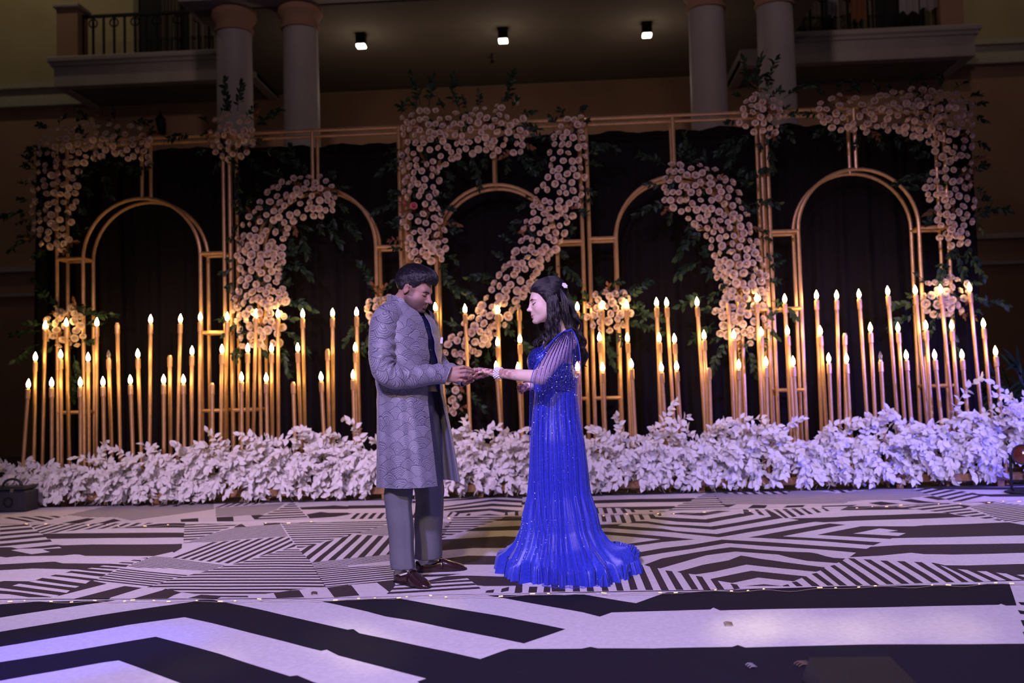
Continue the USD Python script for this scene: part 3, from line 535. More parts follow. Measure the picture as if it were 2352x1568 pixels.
def rose(seed):
    r = np.random.default_rng(seed); V, Fs = [], []; n = 0
    def add_petal(az, rad, h, width, lean, curl):
        nonlocal n
        us = np.linspace(-1, 1, 5); rows = []
        for t in (0, .35, .7, 1.0):
            rr = rad * (.35 + .65 * min(1, t * 1.5)) + lean * t * t; z = h * (t - .12 * t * t)
            w = width * (.45 + .75 * t - .35 * t * t)
            a = az + us * w; e = (1 - .22 * us ** 2) if t == 1 else 1.0
            rc = rr + (curl * max(0, t - .75) * 4)
            rows.append(np.stack([rc * np.cos(a), rc * np.sin(a), z * e * np.ones(5) - (curl * 1.2 if t == 1 else 0)], 1))
        g = grid_mesh(np.stack(rows)); V.append(g.vertices); Fs.append(g.faces + n); n += len(g.vertices)
    for ring, (k, rad, h, wid, lean, curl) in enumerate(((3, .12, 1.0, 1.3, .0, 0), (4, .25, .98, 1.1, .04, .03), (5, .36, .93, .95, .06, .04), (5, .45, .84, .92, .10, .06), (6, .52, .68, .82, .15, .09))):
        a0 = r.random() * 6.3
        for i in range(k): add_petal(a0 + i * 2 * np.pi / k + r.normal() * .1, rad * (1 + r.normal() * .05), h * (1 + r.normal() * .05), wid, lean * (1 + r.normal() * .15), curl)
    c = trimesh.creation.icosphere(1, 1.0); c.vertices = c.vertices * [.17, .17, .40] + [0, 0, .56]; V.append(c.vertices); Fs.append(c.faces + n)
    m = trimesh.Trimesh(np.vstack(V), np.vstack(Fs), process=False); m.apply_scale(.5); return m        # about 1 across
ROSES = [rose(s) for s in range(6)]
def leaf(L, W, bend=.25, fold=.12, seg=4):
    t = np.array([0, .22, .5, .78, 1.0]) if seg == 4 else np.linspace(0, 1, seg + 1)
    w = W * .5 * np.sin(np.pi * np.clip(t, 0, 1) ** .8) ** .9; w[0] = W * .03; w[-1] = W * .02
    rows = []
    for ti, wi in zip(t, w):
        z = -bend * L * ti * ti
        rows.append([(-wi, L * ti, z + fold * wi), (0, L * ti, z - fold * wi * .6), (wi, L * ti, z + fold * wi)])
    return grid_mesh(np.array(rows))
def orient(y, n):
    """rows to columns: leaf's length along y, face along n"""
    y = y / (np.linalg.norm(y) + 1e-9); n = n - y * (n @ y); n /= np.linalg.norm(n) + 1e-9
    x = np.cross(y, n); M = np.eye(4); M[:3, 0], M[:3, 1], M[:3, 2] = x, y, n; return M
def sprig(base, direc, length, nleaf, L, W, r, droop=.25, face=(0, -1, .25), spread=.9):
    """a twig with leaves on both sides: (stem mesh, [leaf meshes])"""
    d = np.array(direc, float); d /= np.linalg.norm(d); P = [np.array(base, float)]
    for k in range(8):
        P.append(P[-1] + d * length / 8); d = d + np.array([0, 0, -droop / 8 * 1.6]) + r.normal(0, .05, 3); d /= np.linalg.norm(d)
    P = np.array(P); leaves = []
    face = np.array(face, float)
    for k in range(nleaf):
        t = .18 + .82 * (k + .5 * r.random()) / nleaf; q = t * 8; i = min(int(q), 7); p = P[i] + (P[i + 1] - P[i]) * (q - i)
        tan = P[i + 1] - P[i]; tan /= np.linalg.norm(tan)
        side = np.cross(tan, face); side /= np.linalg.norm(side) + 1e-9
        s = 1 if k % 2 else -1
        ang = spread * (1 - .55 * t) + r.normal(0, .2)
        if k == nleaf - 1: ang = r.normal(0, .2)
        y = tan * math.cos(ang) + side * s * math.sin(ang) + r.normal(0, .22, 3)
        n = face + r.normal(0, .55, 3)
        sc = .75 + .4 * r.random()
        m = leaf(L * sc, W * sc * (.85 + .3 * r.random()), .1 + .3 * r.random(), .10 + .2 * r.random()); M = orient(y, n); M[:3, 3] = p; m.apply_transform(M); leaves.append(m)
    return tube(P, np.linspace(.0035, .0015, 9), 4, cap=False), leaves

# (name in label, px outline, extra sprigs (px, dir), pink)
GAR = [
 ('rose garland turning the top left corner of the backdrop', [(88, 300), (150, 282), (260, 280), (335, 292), (347, 330), (342, 378), (300, 375), (250, 360), (200, 372), (182, 400), (188, 440), (168, 480), (172, 520), (150, 572), (92, 572), (72, 520), (66, 430), (80, 380), (86, 340)], [(70, 490, -1, .1), (240, 390, .2, -1), (80, 540, -.8, -.4)]),
 ('round rose cluster on the top rail, left, above the frame joint', [(468, 300), (500, 262), (545, 260), (584, 282), (586, 330), (562, 362), (520, 370), (478, 348)], [(525, 250, -.1, 1), (545, 255, .2, 1), (445, 310, -1, .1), (600, 345, 1, -.2), (540, 390, .2, -1), (590, 285, .8, .5)]),
 ('rose garland draped down the left side of the second arch', [(745, 400), (768, 430), (772, 490), (742, 505), (700, 500), (680, 520), (652, 560), (658, 600), (642, 640), (657, 680), (655, 750), (642, 790), (575, 808), (548, 790), (532, 720), (543, 640), (538, 560), (560, 490), (600, 445), (650, 412), (700, 402)], [(690, 400, -.3, .8), (740, 515, .7, -.5), (690, 530, .3, -1), (665, 600, .9, -.4), (665, 690, .9, -.2), (665, 770, .8, -.6), (640, 800, .4, -.8), (780, 500, .8, -.5)]),
 ('small rose cluster low behind the man', [(845, 690), (880, 670), (915, 678), (920, 720), (900, 752), (855, 752), (838, 725)], [(835, 740, -.8, -.5), (845, 770, -.4, -1), (860, 665, -.3, 1)]),
 ('rose garland over the top and down the left of the middle arch', [(920, 290), (920, 262), (980, 250), (1060, 255), (1150, 238), (1200, 262), (1214, 310), (1203, 348), (1150, 360), (1080, 355), (1040, 368), (1012, 400), (1012, 450), (1024, 500), (1028, 560), (1022, 600), (985, 612), (950, 600), (925, 560), (920, 450), (922, 350)], [(965, 240, -.1, 1), (985, 245, .2, 1), (1040, 240, .1, 1), (1165, 235, .2, .9), (1180, 350, .7, -.6), (1090, 370, .2, -1), (925, 470, -.9, .1), (1010, 620, .5, -.8), (1025, 660, .8, -.2), (930, 370, -.8, -.2)]),
 ('rose garland falling diagonally across the middle arch', [(1290, 270), (1340, 260), (1348, 300), (1346, 400), (1336, 460), (1305, 520), (1292, 560), (1262, 600), (1228, 660), (1190, 712), (1150, 760), (1120, 802), (1060, 832), (1022, 822), (1020, 790), (1058, 750), (1090, 715), (1128, 655), (1158, 600), (1190, 550), (1208, 490), (1232, 430), (1255, 380), (1262, 310)], [(1350, 335, 1, .1), (1280, 610, .9, -.4), (1220, 690, .9, -.3), (1180, 780, .8, -.5), (1250, 300, -.8, .4), (1140, 640, -.8, .3)]),
 ('short rose trail at the foot of the middle arch, beside the coat', [(1012, 858), (1050, 856), (1062, 900), (1052, 948), (1012, 948)], [(1060, 900, .8, -.4), (1058, 870, .8, .2)]),
 ('small rose cluster on the fourth frame, right of the woman', [(1345, 700), (1375, 662), (1410, 652), (1447, 680), (1452, 720), (1432, 752), (1395, 768), (1360, 757), (1343, 730)], [(1455, 725, 1, .1), (1455, 740, 1, -.2), (1440, 690, .7, .7), (1340, 700, -.8, .4), (1395, 780, .2, -1), (1340, 770, -.5, -.7)]),
 ('rose garland draped down the right side of the fourth arch', [(1540, 375), (1570, 368), (1640, 382), (1692, 408), (1706, 460), (1727, 510), (1747, 560), (1762, 620), (1767, 680), (1752, 720), (1767, 750), (1735, 792), (1680, 788), (1650, 770), (1640, 720), (1657, 670), (1640, 620), (1630, 560), (1600, 520), (1560, 490), (1525, 470), (1518, 420)], [(1530, 380, -.8, .5), (1515, 470, -.9, -.2), (1590, 540, -.7, -.6), (1610, 600, -.8, -.3), (1620, 680, -.8, -.2), (1640, 740, -.7, -.5), (1650, 800, -.3, -.9), (1705, 420, .8, .5), (1770, 690, .8, -.3), (1715, 800, .3, -1), (1590, 375, -.2, .9), (1720, 470, .9, .2)]),
 ('round rose cluster on the top rail in front of the right columns', [(1695, 240), (1730, 210), (1790, 220), (1806, 260), (1796, 302), (1755, 317), (1710, 302), (1688, 275)], [(1720, 205, -.2, 1), (1735, 200, .1, 1), (1800, 225, .9, .6), (1760, 200, .3, .9), (1700, 320, -.5, -.8), (1765, 330, .1, -1), (1690, 310, -.7, -.6)]),
 ('rose garland turning the top right corner of the backdrop', [(1880, 235), (1920, 213), (2000, 223), (2080, 203), (2200, 203), (2232, 230), (2240, 300), (2232, 400), (2242, 470), (2227, 562), (2180, 567), (2150, 540), (2150, 480), (2118, 440), (2150, 370), (2128, 322), (2060, 302), (1990, 307), (1940, 307), (1895, 290), (1873, 255)], [(2245, 480, 1, 0), (2225, 580, .5, -.8), (2200, 575, .1, -1), (2120, 400, -.9, -.1), (2170, 590, -.4, -.8)]),
 ('small rose cluster low on the right frame among the candles', [(2115, 690), (2130, 648), (2180, 632), (2222, 648), (2232, 690), (2212, 722), (2170, 732), (2130, 717)], [(2110, 700, -1, .1), (2100, 720, -.8, -.3), (2240, 695, 1, .1), (2180, 745, .2, -1), (2140, 745, -.5, -.8)]),
 ('small rose cluster low on the left frame among the candles', [(95, 745), (120, 713), (165, 698), (192, 730), (202, 770), (172, 802), (130, 797), (98, 775)], [(110, 700, -.3, 1), (95, 760, -1, 0), (90, 790, -.8, -.3), (170, 815, .2, -1), (205, 730, .8, .3), (165, 850, 0, -1)]),
]
for gi, (lab, out, extra) in enumerate(GAR):
    R = np.random.default_rng(100 + gi); P = Polygon(out); P = P if P.is_valid else P.buffer(0); x0, y0, x1, y1 = P.bounds
    c0 = at(P.centroid.x, P.centroid.y, YF - .04)
    g = thing('rose_garland', lab, 'flower garland', 'rose garlands on the gold frames', loc=c0)
    taken = []; target = P.area / 325.0
    for k in range(9000):
        if len(taken) >= min(target, 295): break
        x, y = R.uniform(x0, x1), R.uniform(y0, y1)
        if not P.contains(shapely.Point(x, y)): continue
        if taken and min((x - a) ** 2 + (y - b) ** 2 for a, b in taken) < (12.5 + 10 * R.random() ** 1.5) ** 2: continue
        taken.append((x, y))
    for (x, y) in taken:
        dist = P.boundary.distance(shapely.Point(x, y)); bul = min(dist, 40) / 40
        p = at(x, y, YF - .05 - .10 * bul - .03 * R.random())
        cx, cy = P.exterior.interpolate(P.exterior.project(shapely.Point(x, y))).coords[0]
        e = np.array([cx - x, 0, -(cy - y)]) / (dist + 1e-6) * (1 - bul) * .8
        n = np.array([0, -1.0, .05]) + e + R.normal(0, .30, 3)
        s = R.uniform(.076, .106)
        s *= 1.18 if y > 560 else 1.0
        pink = gi == 4 and abs(x - 940) < 14 and abs(y - 470) < 14
        m = place(ROSES[R.integers(6)], p - c0, n, R.random() * 6.3, s)
        m.vertices -= n / np.linalg.norm(n) * s * .3
        obj('rose', m, 'rose_pink' if pink else 'rose_petal', g, smooth=True)
    # greenery between and around the roses
    nin = int(P.area / 480)
    mstem = []
    for k in range(nin):
        x, y = R.uniform(x0, x1), R.uniform(y0, y1)
        if not P.contains(shapely.Point(x, y)): continue
        p = at(x, y, YF - .03); a = R.random() * 6.3
        st, lv = sprig(p - c0, (math.cos(a), -.4, math.sin(a)), .16, 7, .052, .03, R)
        obj('leaf_sprig', [st] + lv, 'dry_leaf' if R.random() < .45 else 'green_leaf', g, smooth=True)
    per = P.exterior.length
    for k in range(int(per / 34)):
        q = P.exterior.interpolate(k * 34 + R.random() * 30); p = at(q.x, q.y, YF - .03)
        cc = np.array([q.x - P.centroid.x, q.y - P.centroid.y]); o = P.exterior.interpolate((k * 34 + 40) % per); tn = np.array([o.x - q.x, o.y - q.y]); nn = np.array([tn[1], -tn[0]])
        if P.contains(shapely.Point(q.x + nn[0] * .2, q.y + nn[1] * .2)): nn = -nn
        nn = nn / (np.linalg.norm(nn) + 1e-6)
        st, lv = sprig(p - c0, (nn[0] + R.normal(0, .4), R.normal(-.1, .3), -nn[1] + R.normal(0, .4)), .10 + .07 * R.random(), 7, .058, .032, R)
        obj('leaf_sprig', [st] + lv, 'green_leaf', g, smooth=True)
    for (x, y, dx, dz) in extra:
        p = at(x, y, YF - .04)
        st, lv = sprig(p - c0, (dx, -.15, dz), .30, 13, .072, .042, R, droop=.35)
        obj('leaf_sprig', [st] + lv, 'green_leaf', g, smooth=True)

# the bank of white artificial leaves
NB = 17
Hx = [(-5.6, .40), (-4.6, .50), (-3.6, .60), (-2.6, .74), (-1.0, .70), (0, .72), (1, .74), (2, .72), (3, .70), (3.7, .88), (4.6, 1.04), (5.4, .86)]
for bi in range(NB):
    R = np.random.default_rng(500 + bi)
    xc = -5.15 + (5.05 + 5.15) * bi / (NB - 1)
    H = 1.13 * np.interp(xc, [a for a, _ in Hx], [b for _, b in Hx])
    Yc = 9.55; O = np.array([xc, Yc, 0])
    b = thing('white_leaf_bush', f'clump of white artificial leaves on long stems, {nth(bi, NB)} along the low bank', 'artificial plant', 'white leaf clumps of the bank', loc=O)
    stems = []; count = 0; cand = []
    ns = 52
    for k in range(ns):
        el = -0.66 + 1.76 * (k + R.random()) / ns; az = R.uniform(-1.25, 1.25)
        base = np.array([xc + R.uniform(-.32, .32), Yc - R.uniform(.0, .16), H * .42 + R.uniform(-.08, .08)])
        d = np.array([math.sin(az) * math.cos(el), -math.cos(az) * math.cos(el) * .8, math.sin(el)])
        reach = .34 + .12 * R.random() if el < .5 else (H * .62) * (.75 + .45 * R.random())
        if el < -.1: reach *= 1.12
        st, lv = sprig(base - O, d, reach, 15, .071, .047, R, droop=.8 if el > -.2 else .45, face=(d[0] * .5, -1, .25 + .3 * d[2]), spread=1.0)
        st.vertices[:, 2] = np.maximum(st.vertices[:, 2], .012 + .004 * R.random()); stems.append(st)
        for m in lv:
            if (m.vertices[:, 2]).min() < .02 or (m.vertices[:, 1] + Yc).max() > 9.93: continue
            cand.append(m)
    cand.sort(key=lambda m: m.vertices[:, 1].mean() - .12 * m.vertices[:, 2].mean())
    for m in cand[:280]: obj('leaf', m, 'white_leaf', b, smooth=True)
    if cand[280:]: tag(obj('inner_leaves', cand[280:], 'white_leaf', b, smooth=True), kind='stuff')
    tag(obj('stems', stems, 'white_twig', b, smooth=True), kind='stuff')

# ---------------------------------------------------------------- lights strung along the carpet seams
def string(px, label, n):
    P = np.array([fl(*q, z=.022) for q in px]); 
    L = np.concatenate([[0], np.cumsum(np.linalg.norm(np.diff(P, axis=0), axis=1))]); s = np.linspace(0, L[-1], 140)
    Q = np.stack([np.interp(s, L, P[:, k]) for k in range(3)], 1); Q[:, 1] += .012 * np.sin(s * 9) + .006 * np.sin(s * 31); Q[:, 2] = .016 + .004 * np.sin(s * 23)
    t = thing('string_lights', label, 'string lights', loc=Q[0])
    obj('wire', tube(Q - Q[0], .0013, 6), 'clear_wire', t, smooth=True)
    R = np.random.default_rng(n)
    for k in range(n):
        i = int((k + .2 + .6 * R.random()) / n * 138); p = Q[i] + [0, 0, .004]; d = Q[i + 1] - Q[i]
        if R.random() < .45 + .35 * math.sin(k * .7): continue
        obj('led', place(trimesh.creation.capsule(height=.004 + .022 * R.random() ** 2, radius=.0026, count=(6, 6)), p - Q[0], d), 'led_lit', t, smooth=True)
material('clear_wire', {'p': ('principled_bsdf', dict(base_color=(.55, .42, .30), roughness=.15, transmission_weight=.4))})
string([(-60, 1379), (100, 1379), (400, 1378), (700, 1376), (1000, 1368), (1300, 1362), (1600, 1357), (1900, 1349), (2200, 1341), (2420, 1337)], 'thin string of warm lights along the front carpet seam', 62)
string([(30, 1203), (140, 1203), (300, 1207), (560, 1202), (800, 1195), (1050, 1190), (1300, 1184), (1560, 1178), (1800, 1169), (2000, 1163), (2200, 1155), (2390, 1148)], 'thin string of warm lights along the far carpet seam', 60)

# ---------------------------------------------------------------- odds and ends at the edges
p = fl(58, 1178); O = np.array([p[0] - .42, p[1], 0])
c = thing('equipment_case', 'black equipment case with a carrying handle at the left end of the white leaves', 'case', loc=O)
obj('body', bx(-.42, .42, 0, .24, .012, .200, .012), 'black_case', c)
obj('lid', bx(-.425, .40, .02, .25, .203, .235, .01), 'black_case', c)
a = np.linspace(0, np.pi, 12)
obj('handle', tube(np.stack([.22 + .09 * np.cos(a), np.full(12, .14), .23 + .07 * np.sin(a)], 1), .012, 6, up=(0, 1, 0)), 'black_case', c, smooth=True)
for xx in (.26, -.1): obj('speaker_ring', place(lathe([(.03, 0), (.048, 0), (.048, .008), (.03, .008), (.03, 0)], 20), (xx, 0.002, .10), (0, -1, 0)), 'black_iron', c)
for xx in (-.36, .36): obj('foot', bx(xx - .03, xx + .03, .04, .20, 0, .013), 'black_iron', c)
obj('latch', bx(.28, .31, -.004, .024, .190, .220), 'steel', c)
p = fl(76, 1156); O = np.array([p[0], p[1] + .05, 0])
c = thing('par_lamp', 'white cylindrical floor lamp lying behind the black case', 'stage lamp', loc=O)
obj('housing', place(lathe([(.01, -.12), (.06, -.12), (.072, -.08), (.076, .06), (.08, .07), (.08, .085), (.072, .085)], 24), (0, 0, .085), (.55, -.8, .05)), 'white_plastic', c, smooth=30)
obj('lens', place(lathe([(.072, .078), (.04, .084), (.001, .086)], 24), (0, 0, .085), (.55, -.8, .05)), 'white_plastic', c, smooth=True)
obj('stand', bx(-.05, .05, -.03, .05, 0, .02), 'black_iron', c)
# par can at the right edge
plain('amber_glass', (.10, .022, .012), .15, coat_weight=.5)
p = at(2350, 1044, 8.7); O = np.array([p[0], p[1], 0])
c = thing('par_can', 'black stage lamp with a reddish lens at the right edge of the white leaves', 'stage lamp', loc=O)
dr_ = (-.45, -.88, .12)
obj('housing', place(lathe([(.01, -.22), (.06, -.22), (.10, -.14), (.115, .0), (.118, .06), (.108, .062), (.10, .03)], 24), (0, 0, p[2]), dr_, 0, .75), 'black_case', c, smooth=30)
obj('lens', place(lathe([(.104, .03), (.06, .045), (.001, .05)], 24), (0, 0, p[2]), dr_, 0, .75), 'amber_glass', c, smooth=True)
obj('yoke', [tube([(-.10, .02, p[2]), (-.10, .02, .05), (-.08, .02, .02), (.08, .02, .02), (.10, .02, .05), (.10, .02, p[2])], .012, 6)], 'black_iron', c)
obj('base', lathe([(.01, 0), (.16, 0), (.16, .02), (.01, .03)], 20), 'black_iron', c)
# box close to the lens at the bottom edge
p = fl(1985, 1600); O = np.array([p[0], p[1], 0])
c = thing('floor_monitor', 'dark low box with a glossy yellow reflection at the bottom edge of the photo', 'stage monitor', loc=O)
obj('body', m_hull([(-.16, -.15, 0.012), (.16, -.15, 0.012), (.16, .16, 0.012), (-.16, .16, 0.012), (-.15, -.10, .05), (.15, -.10, .05), (.13, .15, .085), (-.13, .15, .085)]), 'black_case', c)
obj('grille', bx(-.05, .13, -.14, -.10, .02, .065), 'black_iron', c)
obj('foot', bx(-.15, .15, -.14, .15, 0, .013), 'black_iron', c)
# dark palm beside the drape on the right
R = np.random.default_rng(31)
p = at(2345, 960, 10.9); O = np.array([p[0] + .15, p[1], 0])
c = thing('potted_palm', 'dark green palm in a pot at the right end of the drape', 'plant', loc=O)
obj('pot', lathe([(.01, 0), (.15, 0), (.2, .3), (.21, .33), (.18, .33), (.17, .28), (.01, .28)], 20), 'black_case', c, smooth=30)
for k in range(11):
    a = R.uniform(0, 6.28); st, lv = sprig((0, 0, .3), (math.cos(a) * .5, math.sin(a) * .5, 1), .8 + .4 * R.random(), 26, .26, .03, R, droop=.7, face=(0, -1, .6), spread=.9)
    obj('frond', [st] + lv, 'green_leaf', c, smooth=True)
# litter on the carpet
plain('straw', (.16, .11, .08), .9)
plain('pale_thread', (.28, .27, .32), .9)
def litter(px, py, L, label, mat='straw'):
    p = fl(px, py, .012); R = np.random.default_rng(int(px))
    P = np.array([[-L / 2, 0, 0], [-L / 6, L * .08, .004], [L / 5, -L * .05, .003], [L / 2, L * .04, 0]])
    tag(obj('straw_bit', [tube(P + [0, .012 * k, .002 * k], .0022, 5) for k in range(3)], mat, matrix=place(None, p, roll=R.random() * .6)), label, 'litter')
litter(1850, 1527, .06, 'bundle of pale straw lying on the dark front carpet band, bottom right')
litter(1730, 1532, .03, 'scrap of pale thread on the dark front carpet band, bottom right', 'pale_thread')
litter(1674, 1435, .035, 'small straw scrap on the broad white carpet band at the right')
litter(722, 1364, .03, 'dark twig scrap on a white carpet patch left of the man', 'twig')
# ---------------------------------------------------------------- people: implicit surfaces
def v3(*a): return np.array(a, float)
def ell(P, c, r, R=None):
    q = P - c
    if R is not None: q = q @ R
    r = np.asarray(r, float); k0 = np.linalg.norm(q / r, axis=1); k1 = np.linalg.norm(q / (r * r), axis=1) + 1e-9
    return k0 * (k0 - 1) / k1
def cone(P, a, b, ra, rb):
    a, b = np.asarray(a, float), np.asarray(b, float); ba = b - a; t = np.clip(((P - a) @ ba) / (ba @ ba + 1e-12), 0, 1)
    return np.linalg.norm(P - a - t[:, None] * ba, axis=1) - (ra + (rb - ra) * t)
def chain(P, pts, rad):
    d = None
    for i in range(len(pts) - 1):
        c = cone(P, pts[i], pts[i + 1], rad[i], rad[i + 1]); d = c if d is None else smin(d, c, .004)
    return d
def smin(a, b, k):
    h = np.clip(.5 + .5 * (b - a) / k, 0, 1); return b + (a - b) * h - k * h * (1 - h)
def smax(a, b, k): return -smin(-a, -b, k)
def nets(f, lo, hi, h):
    """surface nets: the zero level of f as a trimesh"""
    lo, hi = np.array(lo, float), np.array(hi, float); n = np.ceil((hi - lo) / h).astype(int) + 1
    ax = [lo[k] + h * np.arange(n[k]) for k in range(3)]
    D = np.empty(n)
    for i in range(0, n[0], 24):
        G = np.stack(np.meshgrid(ax[0][i:i + 24], ax[1], ax[2], indexing='ij'), -1)
        D[i:i + 24] = f(G.reshape(-1, 3)).reshape(G.shape[:3])
    S = D < 0; c = [slice(None, -1), slice(1, None)]
    corner = lambda A, i, j, k: A[c[i], c[j], c[k]]
    cnt = np.zeros(n - 1, int); pos = np.zeros((*(n - 1), 3))
    for axis in range(3):
        for u in (0, 1):
            for w in (0, 1):
                a, b = [u, w], [u, w]; a.insert(axis, 0); b.insert(axis, 1)
                da, db = corner(D, *a), corner(D, *b); x = (da < 0) != (db < 0)
                t = np.where(x, da / np.where(x, da - db, 1), 0); cnt += x
                for k in range(3): pos[..., k] += np.where(x, a[k] + (t if k == axis else 0), 0)
    act = cnt > 0; idx = -np.ones(n - 1, int); idx[act] = np.arange(act.sum())
    I = np.argwhere(act); V = lo + h * (I + pos[act] / cnt[act][:, None]); Q = []
    for axis in range(3):
        o = [k for k in range(3) if k != axis]
        sl = [slice(1, -1)] * 3; sl[axis] = slice(None, -1); s2_ = list(sl); s2_[axis] = slice(1, None)
        A, B = S[tuple(sl)], S[tuple(s2_)]; E = np.argwhere(A != B); off = np.zeros(3, int); off[o] = 1
        E0 = E + off; inside = A[tuple(E.T)]
        q = []
        for du, dw in ((1, 1), (0, 1), (0, 0), (1, 0)):
            e = E0.copy(); e[:, o[0]] -= du; e[:, o[1]] -= dw; q.append(idx[tuple(e.T)])
        q = np.stack(q, 1)
        if axis == 1: inside = ~inside
        q[~inside] = q[~inside][:, ::-1]; Q.append(q)
    Q = np.vstack(Q); Q = Q[(Q >= 0).all(1)]
    m = trimesh.Trimesh(V, np.vstack([Q[:, [0, 1, 2]], Q[:, [0, 2, 3]]]), process=False)
    if m.volume < 0: m.invert()
    return m
def rot(yaw, pitch=0.0, roll=0.0):
    """head or body frame: local x forward, y left, z up; yaw turns forward about z, pitch bows it down"""
    cy, sy, cp, sp, cr, sr = math.cos(yaw), math.sin(yaw), math.cos(pitch), math.sin(pitch), math.cos(roll), math.sin(roll)
    return np.array([[cy, -sy, 0], [sy, cy, 0], [0, 0, 1]]) @ np.array([[cp, 0, sp], [0, 1, 0], [-sp, 0, cp]]) @ np.array([[1, 0, 0], [0, cr, -sr], [0, sr, cr]])
def head_sdf(P, male):
    Q = P * [1, 1, 1]; Q[:, 1] = np.abs(Q[:, 1])            # symmetric
    if male: Q[:, 2] = np.where(Q[:, 2] < 0, Q[:, 2] / .86, Q[:, 2])
    d = ell(Q, v3(-.012, 0, .035), (.098, .077, .086))
    d = smin(d, ell(Q, v3(.036, 0, -.03), (.060, .060, .082)), .03)
    jw, ch = (.047, .020) if male else (.040, .0155)
    d = smin(d, cone(Q, (.018, jw, -.055), (.076, .013, -.098), .028 if male else .024, ch), .025)
    d = smin(d, ell(Q, v3(.080, 0, -.099), (.018, .018 if male else .015, .015)), .018)
    d = smin(d, ell(Q, v3(.055, .040, -.034), (.027, .024, .028)), .02)
    d = smin(d, ell(Q, v3(.072, 0, -.064), (.026, .033, .032)), .02)
    d = smin(d, cone(Q, (.080, 0, .024), (.074, .040, .020), .012 if male else .009, .010), .02)
    d = smax(d, -ell(Q, v3(.098, .032, .001), (.017, .019, .012)), .014)
    d = smin(d, ell(Q, v3(.0765, .032, -.001), (.0135, .0165, .0125)), .004)
    if male: d = smin(d, ell(Q, v3(.045, .036, -.066), (.036, .032, .036)), .025)
    tip = v3(.1155, 0, -.0315) if male else v3(.111, 0, -.033)
    d = smin(d, cone(Q, (.086, 0, .016), tip - [.004, 0, -.002], .0085 if male else .0075, .0105 if male else .0085), .012)
    d = smin(d, ell(Q, tip, (.0135, .0135, .0115) if male else (.011, .0105, .0095)), .006)
    d = smin(d, ell(Q, tip + [-.013, .0125, -.005], (.012, .0085, .0085) if male else (.0105, .0062, .007)), .006)
    d = smax(d, -ell(Q, tip + [-.010, .0065, -.0125], (.006, .0035, .004)), .003)
    d = smin(d, ell(Q, v3(.0925, 0, -.0660), (.0095, .021, .0055)), .006)
    d = smin(d, ell(Q, v3(.0915, 0, -.0768), (.0095, .0185, .0065)), .005)
    d = smax(d, -cone(Q, (.1025, 0, -.0714), (.080, .033, -.0665), .0018, .0024), .003)
    d = smax(d, -ell(Q, v3(.097, 0, -.0875), (.007, .016, .005)), .008)
    # ear
    Re = rot(.35, .12)
    e = ell(Q, v3(-.008, .079, -.010), (.019, .0075, .031), Re)
    e = smax(e, -ell(Q, v3(-.003, .088, -.005), (.0115, .0115, .020), Re), .004)
    e = smin(e, ell(Q, v3(.004, .0785, -.014), (.005, .006, .010)), .004)
    d = smin(d, e, .006)
    return d
def neck_sdf(P, a, b, ra, rb): return cone(P, a, b, ra, rb)
def snap(f, p, lift=0.0):
    p = np.array(p, float).reshape(1, 3)
    for _ in range(6):
        e = 1e-3; g = np.array([(f(p + e * v) - f(p - e * v))[0] / (2 * e) for v in np.eye(3)]); g /= np.linalg.norm(g) + 1e-9
        p = p - g * (f(p)[0] - lift)
    return p[0]
def brow_path(f, s, z0, z1, z2, z3, ya=.012, yb=.050):
    out = []
    for t in np.linspace(0, 1, 14):
        y = ya + (yb - ya) * t; z = np.interp(t, [0, .4, .7, 1], [z0, z1, z2, z3])
        X = np.linspace(.125, .03, 300); q = np.column_stack([X, np.full(300, y), np.full(300, z)]); d = f(q); k = int(np.argmax(d < 0))
        out.append((X[k] + .0006, s * y, z))
    return np.array(out)
def xf(mesh, R, o, s=1.0):
    m = mesh.copy(); m.vertices = (m.vertices * s) @ R.T + o; return m
def hand(wrist, knuckles, fingers, thumb, r=.0082, wr=.024, th=1.0, h=.0026):
    """wrist point, four knuckles, four finger paths after the knuckle, thumb path: one skin"""
    kn = np.array(knuckles); w = np.array(wrist)
    def f(P):
        d = None
        for i in range(4):
            c = cone(P, w + (kn[i] - kn.mean(0)) * .45, kn[i], wr * .62, .0118 * th); d = c if d is None else smin(d, c, .014)
        fd = None
        for i in range(4):
            pp = [kn[i]] + [np.array(q) for q in fingers[i]]; rr = np.linspace(r * 1.12, r * .82, len(pp)) * (.88 if i == 3 else 1)
            c = chain(P, pp, rr); fd = c if fd is None else np.minimum(fd, c)
        d = smin(d, fd, .004)
        tp = [w * .6 + kn[0] * .4] + [np.array(q) for q in thumb]
        return smin(d, chain(P, tp, np.linspace(r * 1.7, r * .95, len(tp))), .006)
    A = np.vstack([kn, [w]] + [np.array(q).reshape(-1, 3) for q in fingers] + [np.array(thumb).reshape(-1, 3)])
    return nets(f, A.min(0) - .035, A.max(0) + .035, h)
def limb_into(f_extra, lo, hi, h): return nets(f_extra, lo, hi, h)
def one_skin(parts, tones):
    """joins overlapping closed pieces into one surface and carries their tones over"""
    whole = trimesh.util.concatenate(parts); tone = np.vstack(tones)
    try:
        M = None
        for p in parts:
            q = trimesh.Trimesh(p.vertices, p.faces, process=True)
            k = m3.Manifold(m3.Mesh(q.vertices.astype(np.float32), q.faces.astype(np.uint32)))
            if k.status() != m3.Error.NoError or k.is_empty(): raise ValueError(str(k.status()))
            M = k if M is None else M + k
        g = M.to_mesh(); out = trimesh.Trimesh(g.vert_properties[:, :3], g.tri_verts, process=False)
        from scipy.spatial import cKDTree
        return out, tone[cKDTree(whole.vertices).query(out.vertices)[1]]
    except Exception as e:
        print('one_skin', e); return whole, tone
